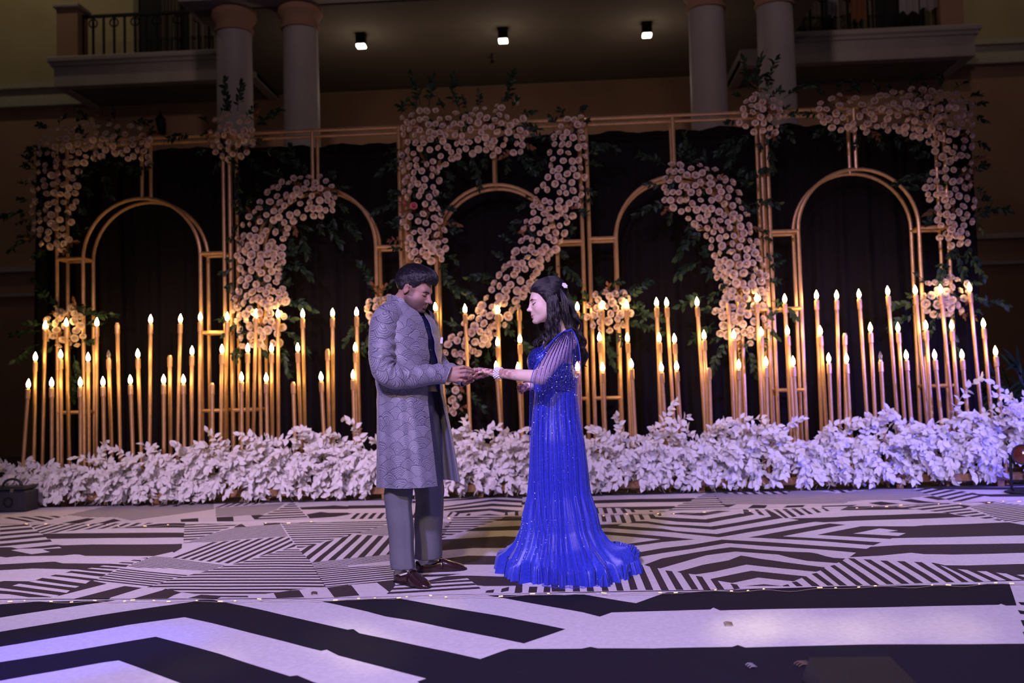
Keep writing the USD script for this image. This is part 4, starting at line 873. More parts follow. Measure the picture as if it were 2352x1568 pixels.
def sheet(fn, nu, nv, thick=0.0):
    """a surface (and its back, if thick) from fn(u, v) arrays in 0..1; returns mesh, uv"""
    u, v = np.meshgrid(np.linspace(0, 1, nu), np.linspace(0, 1, nv)); V = fn(u, v); m = grid_mesh(V)
    return m, V
def two_sided(V, t):
    m = grid_mesh(V); n = np.zeros_like(V.reshape(-1, 3)); fn = m.face_normals
    for k in range(3): np.add.at(n, m.faces[:, k], fn)
    n /= np.linalg.norm(n, axis=1, keepdims=True) + 1e-9
    inner = trimesh.Trimesh(m.vertices - n * t, m.faces[:, ::-1], process=False)
    a, b = V.shape[:2]; idx = np.arange(a * b).reshape(a, b); loop = np.concatenate([idx[0], idx[1:, -1], idx[-1, -2::-1], idx[-2:0:-1, 0]]); l2 = np.roll(loop, -1); N = a * b
    rim = np.vstack([np.stack([loop, loop + N, l2], 1), np.stack([l2, loop + N, l2 + N], 1)])
    return m, inner, trimesh.Trimesh(np.vstack([m.vertices, inner.vertices]), rim, process=False)

toned('skin', .58, gain=1, nscale=160, amount=.06, bump=.05, subsurface_weight=.12, subsurface_scale=.01)
plain('hair_black', (.010, .008, .011), .42, bump=.0)
material('hair_fibre', {'p': ('principled_bsdf', dict(base_color=(.010, .008, .014), roughness=.34, specular_ior_level=.7))})
material('hair_strands', {'t': ('texture_coordinate', {}), 'mp': ('mapping', dict(scale=(60, 60, 60))), 'n': ('noise_texture', dict(scale=1.0, detail=4.0)), 'b': ('bump', dict(strength=.8, distance=.004)),
         'r': ('rgb_ramp', dict(ramp=[(.3, (.003, .0025, .004)), (.7, (.014, .011, .016))])), 'p': ('principled_bsdf', dict(roughness=.52, specular_ior_level=.35))},
         [('t.object', 'mp.vector'), ('mp.vector', 'n.vector'), ('n.fac', 'b.height'), ('b.normal', 'p.normal'), ('n.fac', 'r.fac'), ('r.color', 'p.base_color')])
plain('hair_brown', (.035, .018, .012), .42, noise=.5, nscale=60)
class Graph:
    """a node graph written as expressions"""
    def __init__(s): s.nodes, s.links, s.k = {}, [], 0
    def add(s, kind, out, vals=None, **links):
        s.k += 1; n = f'x{s.k}'; s.nodes[n] = (kind, vals or {})
        for key, src in links.items(): s.links.append((src, f'{n}.{key}'))
        return f'{n}.{out}'
    def m(s, op, a, b=None, c=None):
        v, l = dict(math_type=op), {}
        for key, q in (('value1', a), ('value2', b), ('value3', c)):
            if isinstance(q, str): l[key] = q
            elif q is not None: v[key] = float(q)
        return s.add('math', 'value', v, **l)
def scallops():
    """overlapping shells: each point takes the lowest shell that covers it, with rings about that shell's centre"""
    g = Graph(); Rr, h = .058, .030
    uv = g.add('texture_coordinate', 'UV'); nz = g.add('noise_texture', 'color', dict(dimensions='2D', scale=9.0, detail=2.0), vector=uv)
    of = g.add('vector_math', 'vector', dict(math_type='scale', scale=.050), vector1=g.add('vector_math', 'vector', dict(math_type='subtract', vector2=(.5, .5, .5)), vector1=nz))
    q = g.add('vector_math', 'vector', dict(math_type='add'), vector1=uv, vector2=of)
    n0 = g.nodes; g.k += 1; sx = f'x{g.k}'; g.nodes[sx] = ('separate_xyz', {}); g.links.append((q, sx + '.vector')); x, y = sx + '.x', sx + '.y'
    j0 = g.m('ceil', g.m('divide', g.m('subtract', y, Rr), h)); d = None; tone = None
    cand = []
    for k in range(3):
        j = g.m('add', j0, k); par = g.m('multiply', g.m('fraction', g.m('multiply', g.m('add', j, 400), .5)), 2 * Rr)
        par = g.m('add', par, 0.0); cy = g.m('multiply', j, h)
        cx = g.m('add', g.m('multiply', g.m('round', g.m('divide', g.m('subtract', x, par), 2 * Rr)), 2 * Rr), par)
        dx, dy = g.m('subtract', x, cx), g.m('subtract', y, cy)
        dd = g.m('sqrt', g.m('add', g.m('multiply', dx, dx), g.m('multiply', dy, dy)))
        tn = g.add('white_noise_texture', 'value', dict(dimensions='2D'), vector=g.add('combine_xyz', 'vector', x=g.m('round', g.m('multiply', cx, 1000)), y=g.m('round', g.m('multiply', cy, 1000))))
        cand.append((dd, tn))
    d, tone = cand[2]
    for dd, tn in (cand[1], cand[0]):
        w = g.m('less_than', dd, Rr); d = g.add('mix_float', 'result', {}, fac=w, a=d, b=dd); tone = g.add('mix_float', 'result', {}, fac=w, a=tone, b=tn)
    wob = g.add('noise_texture', 'fac', dict(dimensions='2D', scale=34.0, detail=1.0), vector=uv)
    sp = g.m('multiply_add', tone, 45.0, 95.0)                       # ring spacing differs from shell to shell
    fr = g.m('fraction', g.m('multiply_add', wob, 1.1, g.m('multiply', d, sp)))
    line = g.add('rgb_ramp', 'color', dict(ramp=[(0, (1, 1, 1)), (.13, (1, 1, 1)), (.25, (0, 0, 0)), (.93, (0, 0, 0)), (1, (1, 1, 1))]), fac=fr)
    edge = g.add('rgb_ramp', 'color', dict(ramp=[(0, (0, 0, 0)), (.955, (0, 0, 0)), (.972, (1, 1, 1)), (1, (1, 1, 1))]), fac=g.m('divide', d, Rr))
    mx = g.add('mix', 'color', dict(mix_type='lighten', fac=1.0), color1=line, color2=edge)
    c = g.add('rgb_ramp', 'color', dict(ramp=[(0, (.255, .25, .315)), (1, (.045, .043, .080))]), fac=mx)
    var = g.add('rgb_ramp', 'color', dict(ramp=[(0, (.80, .80, .84)), (1, (1.12, 1.12, 1.12))]), fac=tone)
    col = g.add('mix', 'color', dict(mix_type='multiply', fac=1.0), color1=c, color2=var)
    b = g.add('bump', 'normal', dict(strength=.25, distance=.003, invert=True), height=mx)
    out = g.add('principled_bsdf', 'BSDF', dict(roughness=.5, sheen_weight=.2), base_color=col, normal=b)
    material('brocade', g.nodes, g.links, surface=out)
scallops()
plain('coat_lining', (.17, .17, .24), .5)
plain('navy_satin', (.010, .012, .060), .5)
plain('trouser_wool', (.125, .13, .155), .75, noise=.05, nscale=80, bump=.1, bscale=300)
plain('brown_leather', (.030, .0125, .014), .22, noise=.2, nscale=25, coat_weight=.4)
plain('brown_lining', (.22, .085, .05), .5)
plain('black_sole', (.012, .01, .01), .5)
plain('white_sock', (.78, .78, .78), .8)
plain('brow_hair', (.012, .008, .008), .7)
plain('silver', (.8, .78, .75), .18, 1.0)

# ---------------------------------------------------------------- the man
M0 = v3(-.845, 5.30, 0); RB = rot(-math.radians(25))
man = thing('person', 'man in a long grey patterned coat, putting a ring on the hand held out', 'person', loc=M0)
def mo(name, mesh, mat, parent=None, **k):
    return obj(name, mesh, mat, parent if parent is not None else man, offset=M0, **k)
RH = rot(-math.radians(17), math.radians(24), math.radians(-3))
EARW = at(932, 664, 5.22); HO = EARW - RH @ v3(-.008, -.081, -.010)
hs = nets(lambda P: smin(head_sdf(P, True), cone(P, (-.022, 0, -.045), (-.062, 0, -.17), .054, .062), .025), (-.15, -.11, -.20), (.14, .11, .14), .0024)
v = hs.vertices; x_, y_, z_ = v.T; z_ = np.where(z_ < 0, z_ / .86, z_)
skin = np.tile([.37, .205, .16], (len(v), 1))
sm = lambda a, b, t: np.clip((t - a) / (b - a), 0, 1) ** 2 * (3 - 2 * np.clip((t - a) / (b - a), 0, 1))
lip = np.exp(-((z_ + .0712) / .0085) ** 2) * (np.abs(y_) < .024) * (x_ > .083)
beard = sm(-.018, -.062, z_ - .25 * np.clip(.03 - x_, 0, .1)) * sm(-.02, .01, x_) * sm(.105, .098, x_ + 0 * z_) * (1 - sm(.0, .9, lip))
side = sm(.035, .02, np.abs(x_ - .012)) * sm(.03, .0, z_) * sm(-.06, -.03, z_) * (np.abs(y_) > .055) * (np.abs(y_) < .0735) * (x_ > .008)
mus = np.exp(-((z_ + .0575) / .006) ** 2) * (np.abs(y_) < .028) * (x_ > .08)
dk = np.clip(.72 * beard + .75 * mus + .6 * side, 0, .85)
skin = skin * (1 - dk[:, None]) + np.array([.07, .045, .042]) * dk[:, None]
skin = skin * (1 - .6 * lip[:, None]) + np.array([.36, .12, .11]) * .6 * lip[:, None]
head_m = xf(hs, RH, HO)
# hands, in world space
W = lambda px, py, Y: at(px, py, Y)
hr = hand(W(1026, 862, 5.150), [W(1046, 846, 5.158), W(1052, 853, 5.145), W(1052, 863, 5.142), W(1049, 872, 5.150)],
          [[W(1063, 842, 5.155), W(1078, 846, 5.18), W(1086, 850, 5.20)], [W(1069, 851, 5.138), W(1081, 853, 5.165), W(1088, 856, 5.19)], [W(1066, 861.5, 5.135), W(1077, 863, 5.16), W(1083, 864, 5.18)], [W(1060, 873, 5.142), W(1068, 875, 5.16), W(1073, 871, 5.18)]],
          [W(1052, 864, 5.19), W(1068, 866, 5.215), W(1081, 860, 5.22)], r=.0088, wr=.030, th=1.15)
HD = v3(-.022, .03, .022)
hl = hand(HD + W(1078, 882, 5.30), [HD + W(1090, 868, 5.285), HD + W(1090, 874, 5.27), HD + W(1088, 880, 5.26), HD + W(1084, 886, 5.26)],
          [[HD + W(1098, 864, 5.27), HD + W(1104, 864, 5.25)], [HD + W(1099, 871, 5.25), HD + W(1104, 870, 5.23)], [HD + W(1096, 878, 5.24), HD + W(1100, 876, 5.225)], [HD + W(1092, 885, 5.24), HD + W(1096, 883, 5.225)]],
          [HD + W(1084, 872, 5.255), HD + W(1089, 864, 5.24), HD + W(1093, 860, 5.235)], r=.0085, wr=.028)
# shoulders, elbows and wrists
SHr, ELr, WRr = M0 + RB @ v3(-.02, -.185, 1.375), W(893, 862, 5.035), W(1030, 862, 5.145)
SHl, ELl, WRl = M0 + RB @ v3(-.02, .185, 1.375), W(1000, 836, 5.46), W(1072, 874, 5.33)
LEG = {'n': (v3(-.875, 5.225, .84), v3(-.905, 5.20, .46), v3(-.888, 5.215, .10)), 'f': (v3(-.80, 5.40, .84), v3(-.775, 5.45, .46), v3(-.800, 5.505, .10))}
def core(P):
    q = (P - M0) @ RB
    d = ell(q, v3(-.005, 0, 1.17), (.105, .155, .24)); d = smin(d, ell(q, v3(0, 0, .92), (.10, .15, .13)), .05)
    d = smin(d, cone(P, HO + RH @ v3(-.05, 0, -.12), M0 + RB @ v3(-.02, 0, 1.38), .045, .06), .04)
    for a, b, c, ra in ((SHr, ELr, WRr, .038), (SHl, ELl, WRl, .038)):
        d = smin(d, cone(P, a, b, ra, .030), .02); d = smin(d, cone(P, b, c, .030, .024), .01)
    for k in 'nf':
        d = smin(d, cone(P, LEG[k][0], LEG[k][1], .072, .048), .03); d = smin(d, cone(P, LEG[k][1], LEG[k][2], .046, .030), .01)
    return d
bodym = nets(core, (-1.12, 4.95, .06), (-.45, 5.72, 1.52), .012)
sk, tn = one_skin([bodym, head_m, hr, hl], [np.tile([.37, .205, .16], (len(bodym.vertices), 1)), skin, np.tile([.42, .24, .19], (len(hr.vertices), 1)), np.tile([.40, .22, .17], (len(hl.vertices), 1))])
mo('body', sk, 'skin', smooth=True, color=tn)
# brows, lashes
fh = lambda P: head_sdf(P, True)
for s in (-1, 1):
    P = brow_path(fh, s, .0150, .0165, .0145, .0070)
    mo('eyebrow', xf(tube(P, np.interp(np.linspace(0, 1, 14), [0, .15, .5, .85, 1], [.0018, .0036, .0040, .0030, .0010]), 8), RH, HO), 'brow_hair', smooth=True)
    P = brow_path(fh, s, -.0085, -.0100, -.0095, -.0040, .018, .049)
    mo('eyelashes', xf(tube(P, [.0006] + [.0015] * 12 + [.0008], 6), RH, HO), 'brow_hair', smooth=True)
# hair
def man_hair(P):
    q = P.copy(); st = meshkit.fbm(np.column_stack([P[:, 0] * 55, P[:, 1] * 120, P[:, 2] * 100]), 3, 4) - .5
    ay = np.abs(P[:, 1])
    d = ell(P, v3(-.014, 0, .044), (.109, .0865, .094))
    d = smin(d, ell(P, v3(.040, 0, .088), (.064, .066, .048)), .02)
    d = d + st * .006
    hl_ = np.interp(P[:, 0], [-.15, -.075, -.05, -.034, -.022, .010, .022, .040, .052, .066, .12], [-.060, -.062, -.045, -.010, .020, .024, .012, .032, .052, .066, .070]) + .016 * (meshkit.noise(np.column_stack([P[:, 0] * 130, P[:, 1] * 130, P[:, 2] * 12]), 9) - .5)
    hl_ = np.where((P[:, 0] > .05) & (ay < .04), .070 - .006 * (ay / .04), hl_)
    fade = ell(P, v3(-.012, 0, .035), (.1005, .0795, .0885))          # short at the sides: close to the skull low down
    low = sm(.055, .02, P[:, 2]) * sm(.0, .03, ay - .03)
    d = d * (1 - low) + (fade + st * .004) * low
    return np.maximum(d, (hl_ - P[:, 2]) * .8)
hm = nets(man_hair, (-.15, -.11, -.09), (.13, .11, .16), .0026)
hair_o = tag(mo('hair', xf(hm, RH, HO), 'hair_strands', smooth=True), 'short black hair, swept forward over the brow')
def curves(name, lines, width, mat, parent, O):
    c = UsdGeom.BasisCurves.Define(stage, path_for(name, parent)); n = [len(l) for l in lines]
    c.CreateTypeAttr('cubic'); c.CreateBasisAttr('catmullRom'); c.CreateWrapAttr('pinned')
    c.CreatePointsAttr(Vt.Vec3fArray.FromNumpy((np.vstack(lines) - O).astype(np.float32))); c.CreateCurveVertexCountsAttr(Vt.IntArray(n))
    c.CreateWidthsAttr(Vt.FloatArray.FromNumpy(np.concatenate([np.linspace(1, .35, k) * width for k in n]).astype(np.float32))); c.SetWidthsInterpolation('vertex')
    UsdShade.MaterialBindingAPI.Apply(c.GetPrim()).Bind(MAT[mat]); return tag(c, kind='stuff')
def flow_hair(f, mesh, field, n, steps, L, lift, seed, keep):
    """short strands that lie along a direction field on the head"""
    R = np.random.default_rng(seed); A = mesh.area_faces; fi = R.choice(len(A), n, p=A / A.sum()); P = mesh.triangles_center[fi]; N = mesh.face_normals[fi]; out = []
    k = keep(P); P, N = P[k], N[k]; ll = L * R.uniform(.6, 1.2, len(P)); lf = lift * R.uniform(.2, 1.0, len(P)); jit = R.normal(0, .14, P.shape)
    def grad(Q): return np.stack([f(Q + e) - f(Q - e) for e in np.eye(3) * 1.5e-3], 1)
    out = [P - N * .002]
    for t in range(1, steps):
        d = field(P) + jit; d -= N * (d * N).sum(1, keepdims=True); d /= np.linalg.norm(d, axis=1, keepdims=True) + 1e-9
        P = P + d * (ll / (steps - 1))[:, None]; N = grad(P); N /= np.linalg.norm(N, axis=1, keepdims=True) + 1e-9
        P = P - N * np.clip(f(P), -.004, .02)[:, None]; tt = t / (steps - 1); out.append(P + N * (lf * (.4 + .6 * tt))[:, None])
    return list(np.stack(out, 1))
hl_lines = flow_hair(man_hair, hm, lambda P: np.column_stack([.75 + 0 * P[:, 0], P[:, 1] * 6, -.25 - 3 * np.clip(P[:, 1] ** 2 * 30, 0, .6)]), 5200, 6, .036, .0045, 3, lambda P: P[:, 2] > .012)
curves('hair_strands', [l @ RH.T + HO for l in hl_lines], .0011, 'hair_fibre', hair_o, M0)

# coat: lofted in the body's frame, open in front
def coat_ring(z):
    zz = [.47, .75, 1.0, 1.2, 1.33, 1.385, 1.42, 1.445, 1.465, 1.48]
    D = np.interp(z, zz, [.185, .165, .148, .150, .138, .124, .108, .092, .080, .074]); Wd = np.interp(z, zz, [.245, .228, .205, .212, .212, .200, .165, .120, .088, .075]); cx = np.interp(z, zz, [.035, .02, .0, -.005, -.012, -.02, -.028, -.036, -.042, -.046])
    return D, Wd, cx
def coat_pt(th, z, grow=0.0):
    D, Wd, cx = coat_ring(z); c, s = np.cos(th), np.sin(th); n = 2 / 2.35
    x = cx + (D + grow) * np.sign(c) * np.abs(c) ** n; y = (Wd + grow) * np.sign(s) * np.abs(s) ** n
    return np.stack([x, y, z + 0 * x], -1)
zlev = np.concatenate([np.linspace(.512, 1.30, 60), np.linspace(1.31, 1.482, 26)])
rad = math.radians
def edge_n(z): return -np.interp(z, [.48, .80, .95, 1.10, 1.25, 1.40, 1.48], [rad(14), rad(14), rad(13), rad(7), rad(4), rad(4), rad(8)])
def edge_f(z): return np.interp(z, [.48, .80, .95, 1.10, 1.25, 1.40, 1.48], [rad(36), rad(33), rad(27), rad(15), rad(9), rad(8), rad(14)])
ncol = 120; rows, uvs = [], []
for z in zlev:
    a = np.linspace(edge_n(z), -2 * np.pi + edge_f(z), ncol); p = coat_pt(a, z)
    # soft vertical folds in the skirt and pulls above the elbow
    lowf = np.interp(z, [.48, .95, 1.05], [1, .5, 0]); f_ = .006 * lowf * np.sin(a * 9 + 1.2) + .004 * lowf * np.sin(a * 17 + z * 3)
    f_ = f_ + .004 * np.interp(z, [.9, 1.1, 1.3, 1.4], [0, 1, 1, 0]) * np.sin(z * 60 + a * 5)
    flare = np.interp(z, [.48, .95], [.012, 0]) * np.exp(-((a - (-2 * np.pi + edge_f(z))) / .5) ** 2)       # the far front panel swings out
    r_ = p[:, :2] - [coat_ring(z)[2], 0]; r_ /= np.linalg.norm(r_, axis=1, keepdims=True) + 1e-9
    p[:, :2] += r_ * f_[:, None]; p[:, 0] += flare
    rows.append(p @ RB.T + M0); uvs.append(np.stack([-a * .215, np.full(ncol, z)], 1))
V = np.stack(rows)
outer, inner, rim = two_sided(V, .005)
if (outer.face_normals[len(outer.faces) // 4] @ (outer.triangles_center[len(outer.faces) // 4] - (M0 + v3(0, 0, outer.triangles_center[len(outer.faces) // 4][2])))) < 0:
    outer, inner, rim = two_sided(V[:, ::-1], .005); uvs = [q[::-1] for q in uvs]
coat = tag(UsdGeom.Xform.Define(stage, path_for('coat', man)).GetPrim(), 'long grey coat with a dark scalloped line pattern')
mo('coat_body', outer, 'brocade', coat, smooth=True, uv=np.concatenate(uvs))
mo('coat_lining', inner, 'coat_lining', coat, smooth=True); mo('coat_edge', rim, 'coat_lining', coat)
def sleeve(pts, rads, n=70, sides=40, seed=0, wr=.017, up=(0, 1, 0)):
    from scipy.interpolate import CubicSpline
    pts = np.array(pts, float); L = np.concatenate([[0], np.cumsum(np.linalg.norm(np.diff(pts, axis=0), axis=1))])
    s = np.linspace(0, L[-1], n); P = CubicSpline(L, pts)(s); R = np.interp(s, L, rads)
    t, a, b = frames(P, up); ang = np.linspace(0, 2 * np.pi, sides + 1); R_ = np.random.default_rng(seed)
    sl = s[:, None] / L[-1]; k = np.exp(-((sl - .52) / .16) ** 2) + .35
    w = wr * k * (.5 * np.sin(s[:, None] * 120 + 2.0 * np.sin(ang)[None] + 1.3) * (.5 + .5 * np.cos(ang - 2.2))[None] + (meshkit.fbm(np.stack(np.broadcast_arrays(s[:, None] * 30, np.cos(ang)[None] * 1.6, np.sin(ang)[None] * 1.6 + seed), -1), 3) - .5) * 1.1)
    RR = R[:, None] + w
    V = P[:, None] + RR[..., None] * (np.cos(ang)[None, :, None] * a[:, None] + np.sin(ang)[None, :, None] * b[:, None])
    uv = np.stack(np.broadcast_arrays(ang[None] * .062 + 3.0 + seed, s[:, None]), -1)
    return V, uv
CUFr = WRr + (WRr - ELr) / np.linalg.norm(WRr - ELr) * .0
for pts_, rr, seed in (([SHr + RB @ v3(0, .05, .03), SHr, SHr * .5 + ELr * .5 + RB @ v3(-.025, -.012, 0), ELr + v3(-.014, 0, .015), ELr * .45 + WRr * .55, WRr], [.075, .074, .068, .064, .056, .049], 2), ([SHl + RB @ v3(0, -.05, .03), SHl, SHl * .5 + ELl * .5, ELl, ELl * .45 + WRl * .55, WRl], [.07, .07, .062, .058, .050, .044], 5)):
    V, uv = sleeve(pts_, rr, seed=seed)
    o_, i_, r_ = two_sided(V, .004)
    if o_.volume < 0:
        V, uv = V[:, ::-1], uv[:, ::-1]; o_, i_, r_ = two_sided(V, .004)
    mo('sleeve', o_, 'brocade', coat, smooth=True, uv=uv.reshape(-1, 2)); mo('sleeve_lining', [i_, r_], 'coat_lining', coat, smooth=True)
# stand collar
rows = []; uvs = []
for t in np.linspace(0, 1, 6):
    z = 1.474 + .046 * t; a = np.linspace(edge_n(1.46) - .12, -2 * np.pi + edge_f(1.46) + .12, 60)
    x = -.046 + .004 * t + (.074 + .004 * (1 - t)) * np.cos(a); y = (.075 - .003 * t) * np.sin(a)
    rows.append(np.stack([x, y, z - .035 * np.clip(np.cos(a), 0, 1) * 1 + 0 * a], 1) @ RB.T + M0); uvs.append(np.stack([a * .08, 0 * a + z], 1))
V = np.stack(rows); o_, i_, r_ = two_sided(V, .004)
mo('collar', [o_, i_, r_], 'brocade', coat, smooth=True, uv=np.concatenate([np.concatenate(uvs)] * 2 + [np.concatenate(uvs)] * 2))
# kurta under the coat
rows = []
for z in np.concatenate([np.linspace(1.0, 1.32, 16), np.linspace(1.34, 1.475, 12)]):
    a = np.linspace(0, 2 * np.pi, 72); p = coat_pt(a, z, -.016); p[:, 0] += .004 * np.sin(z * 40) * np.exp(-(np.minimum(a, 2 * np.pi - a) / .6) ** 2); rows.append(p @ RB.T + M0)
mo('kurta', grid_mesh(np.stack(rows)), 'navy_satin', smooth=True)
rows = [np.stack([-.044 + .071 * np.cos(a), .072 * np.sin(a), z - .035 * np.clip(np.cos(a), 0, 1)], 1) @ RB.T + M0 for z in (1.455, 1.49, 1.513) for a in [np.linspace(0, 2 * np.pi, 48)]]
mo('kurta_collar', grid_mesh(np.stack(rows)), 'navy_satin', smooth=True)
for k in range(6):
    z = 1.40 - .06 * k; p = coat_pt(np.array([.02]), z, -.012)[0] @ RB.T + M0
    mo('button', place(trimesh.creation.icosphere(1, .006), p, RB @ v3(1, 0, 0)), 'navy_satin', smooth=True)
# folded square in the far breast pocket
p = at(998, 768, 5.30)
q = coat_pt(np.array([rad(40)]), 1.27, .004)[0] @ RB.T + M0
mo('pocket_square', m_hull([q + RB @ v3(.0, -.012, -.01), q + RB @ v3(0, .012, -.01), q + RB @ v3(.004, .008, .026), q + RB @ v3(.004, -.009, .022), q + RB @ v3(.01, 0, -.01), q + RB @ v3(.012, .002, .02)]), 'white_sock')
# trousers
def trouser(P):
    q = (P - M0) @ RB
    d = ell(q, v3(.0, 0, .92), (.112, .162, .18))
    for k in 'nf':
        a, b, c = LEG[k]
        l = smin(cone(P, a, b, .096, .071), cone(P, b, c - v3(0, 0, .05), .071, .062 if k == 'n' else .068), .02)
        ax = b + (c - b) * np.clip((b[2] - P[:, 2]) / (b[2] - c[2]), 0, 1.2)[:, None]; fd = np.array([.74, -.67]) if k == 'n' else np.array([.96, .28])
        cr = np.abs((P[:, 0] - ax[:, 0]) * fd[1] - (P[:, 1] - ax[:, 1]) * fd[0]); l = l - .009 * np.exp(-(cr / .014) ** 2) * sm(.9, .5, P[:, 2]); d = smin(d, l, .03)
    ang = np.arctan2(P[:, 1] - 5.3, P[:, 0] + .84)
    d = d + .003 * np.sin(P[:, 2] * 26 + 2 * ang) * sm(.75, .2, P[:, 2]) + .0025 * (meshkit.fbm(P * [14, 14, 9], 2, 3) - .5) * 2
    return np.maximum(d, .082 - P[:, 2])
tm = nets(trouser, (-1.06, 5.02, .06), (-.60, 5.68, 1.12), .0065)
mo('trousers', tm, 'trouser_wool', smooth=True)
# loafers
def shoe(heel, toe, side):
    heel, toe = np.array(heel), np.array(toe); d = toe - heel; L = np.linalg.norm(d); d /= L; n = np.cross([0, 0, 1.0], d)
    A = lambda x, y, z: heel + d * x * L + n * y + v3(0, 0, z)
    tt = np.array([0, .03, .08, .16, .26, .38, .50, .62, .74, .84, .92, .97, 1.0])
    w = np.interp(tt, [0, .05, .15, .38, .55, .70, .82, .92, .98, 1], [.010, .024, .031, .030, .038, .0455, .043, .033, .018, .004])
    top = np.interp(tt, [0, .05, .16, .30, .40, .48, .60, .74, .86, .95, 1], [.066, .074, .066, .062, .074, .082, .070, .054, .043, .032, .018])
    off = .010 * side * np.sin(np.clip((tt - .5) / .5, 0, 1) * np.pi / 2)
    z0 = .012; rows = []
    for t_, w_, h_, o_ in zip(tt, w, top, off):
        a = np.linspace(-np.pi / 2 - .55, 1.5 * np.pi + .55 - np.pi, 2)
        phi = np.linspace(0, np.pi, 15)
        y = w_ * np.sign(np.cos(phi)) * np.abs(np.cos(phi)) ** .62; zz = z0 - .006 + (h_ - z0 + .006) * np.sin(phi) ** .75
        y = y * (1 + .10 * np.sin(phi) ** 2)
        rows.append(np.array([A(t_, yy + o_, z) for yy, z in zip(y, zz)]))
    V = np.stack(rows)
    sh = tag(UsdGeom.Xform.Define(stage, path_for('shoe', man)).GetPrim(), 'brown leather loafer with a metal bit')
    # upper, open at the top from heel to instep
    up_rows = V.copy()
    for i, t_ in enumerate(tt):
        if .05 < t_ < .46:
            k = slice(4, 11); up_rows[i, k, 2] -= .030 * math.sin((t_ - .05) / .41 * np.pi) ** .6 * np.sin(np.linspace(.15, np.pi - .15, 7))
    mo('upper', grid_mesh(up_rows), 'brown_leather', sh, smooth=True)
    fl_ = [A(t_, o_ + y, 0) for t_, w_, o_ in zip(tt, w, off) for y in (w_ + .0015, -w_ - .0015)]
    outline = shapely.MultiPoint([(q[0], q[1]) for q in fl_]).convex_hull
    s1_ = trimesh.creation.extrude_polygon(outline, .006, engine='earcut'); s1_.apply_translation((0, 0, .009))
    hp = shapely.MultiPoint([(q[0], q[1]) for q in fl_[:10]]).convex_hull; s2_ = trimesh.creation.extrude_polygon(hp, .009, engine='earcut'); s2_.apply_translation((0, 0, .0045))
    fp = shapely.MultiPoint([(q[0], q[1]) for q in fl_[12:]]).convex_hull; s3_ = trimesh.creation.extrude_polygon(fp, .007, engine='earcut'); s3_.apply_translation((0, 0, .0045))
    mo('sole', [s1_, s2_, s3_], 'black_sole', sh)
    st = [A(.50, y, z) for y, z in ((.040, .030), (.036, .055), (.020, .078), (0, .083), (-.020, .078), (-.036, .055), (-.040, .030))]
    mo('strap', tube(st, .007, 6, squash=.35, up=d), 'brown_leather', sh, smooth=True)
    bit = [A(.485, y, z) for y, z in ((.022, .080), (.008, .087), (-.008, .087), (-.022, .080))]
    ring = [place(trimesh.creation.torus(.008, .002, major_sections=14, minor_sections=6), A(.485, s * .022, .081), d * .4 + v3(0, 0, 1)) for s in (-1, 1)]
    mo('bit', [tube(bit, .0026, 6)] + ring, 'silver', sh, smooth=True)
    sk_ = tube(np.array([A(.10, 0, .03), A(.16, 0, .07), A(.18, 0, .11)]), [.024, .030, .032], 14); sk2 = place(trimesh.creation.icosphere(2, 1), A(.30, 0, .040)); 
    sk2 = trimesh.creation.icosphere(2, 1.0); sk2.apply_transform(np.diag([.065, .026, .026, 1])); sk2.vertices = sk2.vertices @ np.array([d, n, [0, 0, 1]]) + A(.30, 0, .044)
    mo('sock', [sk_, sk2], 'white_sock', sh, smooth=True)
shoe(fl(908, 1337) + v3(0, 0, 0), fl(989, 1354), -1)
shoe(fl(955, 1317) + v3(0, 0, 0), fl(1073, 1311), 1)
# ---------------------------------------------------------------- the woman
material('blue_gown', {'g': ('geometry', {}), 'n': ('noise_texture', dict(scale=90.0, detail=3.0)), 'r': ('rgb_ramp', dict(ramp=[(.3, (.022, .038, .42)), (.7, (.036, .060, .66))])), 'b': ('bump', dict(strength=.15, distance=.003)), 'p': ('principled_bsdf', dict(roughness=.42, sheen_weight=.4, sheen_tint=(.3, .35, 1)))},
         [('g.position', 'n.vector'), ('n.fac', 'r.fac'), ('r.color', 'p.base_color'), ('n.fac', 'b.height'), ('b.normal', 'p.normal')])
material('blue_sequin', {'g': ('geometry', {}), 'v': ('voronoi_texture', dict(feature='f1', scale=300.0)), 'r': ('rgb_ramp', dict(ramp=[(0, (.004, .007, .11)), (.6, (.022, .036, .42)), (.9, (.07, .10, .70)), (1, (.35, .4, .8))])), 'h': ('separate_color', {}), 'b': ('bump', dict(strength=1.0, distance=.004)), 'p': ('principled_bsdf', dict(roughness=.28, metallic=.55))},
         [('g.position', 'v.vector'), ('v.color', 'h.color'), ('h.r', 'r.fac'), ('r.color', 'p.base_color'), ('h.g', 'b.height'), ('b.normal', 'p.normal')])
material('blue_tulle', {'g': ('geometry', {}), 'n': ('noise_texture', dict(scale=420.0, detail=1.0)), 'rr': ('rgb_ramp', dict(ramp=[(.35, (.12,) * 3), (.65, (.27,) * 3)])), 'd': ('principled_bsdf', dict(base_color=(.06, .09, .85), roughness=.5, sheen_weight=.5, sheen_tint=(.5, .5, 1))), 'tl': ('translucent_bsdf', dict(color=(.06, .09, .8))), 'm0': ('mix_closure', dict(fac=.3)),
                        'tr': ('transparent_bsdf', dict(color=(.90, .88, 1.0))), 'm': ('mix_closure', {})},
         [('g.position', 'n.vector'), ('n.fac', 'rr.fac'), ('rr.color', 'm.fac'), ('d.BSDF', 'm0.closure1'), ('tl.BSDF', 'm0.closure2'), ('tr.BSDF', 'm.closure1'), ('m0.closure', 'm.closure2')], surface='m.closure')
plain('bead_navy', (.008, .010, .085), .3, .3)
plain('sequin_silver', (.75, .80, .95), .32, 1.0)
plain('white_petal', (.85, .83, .85), .6)
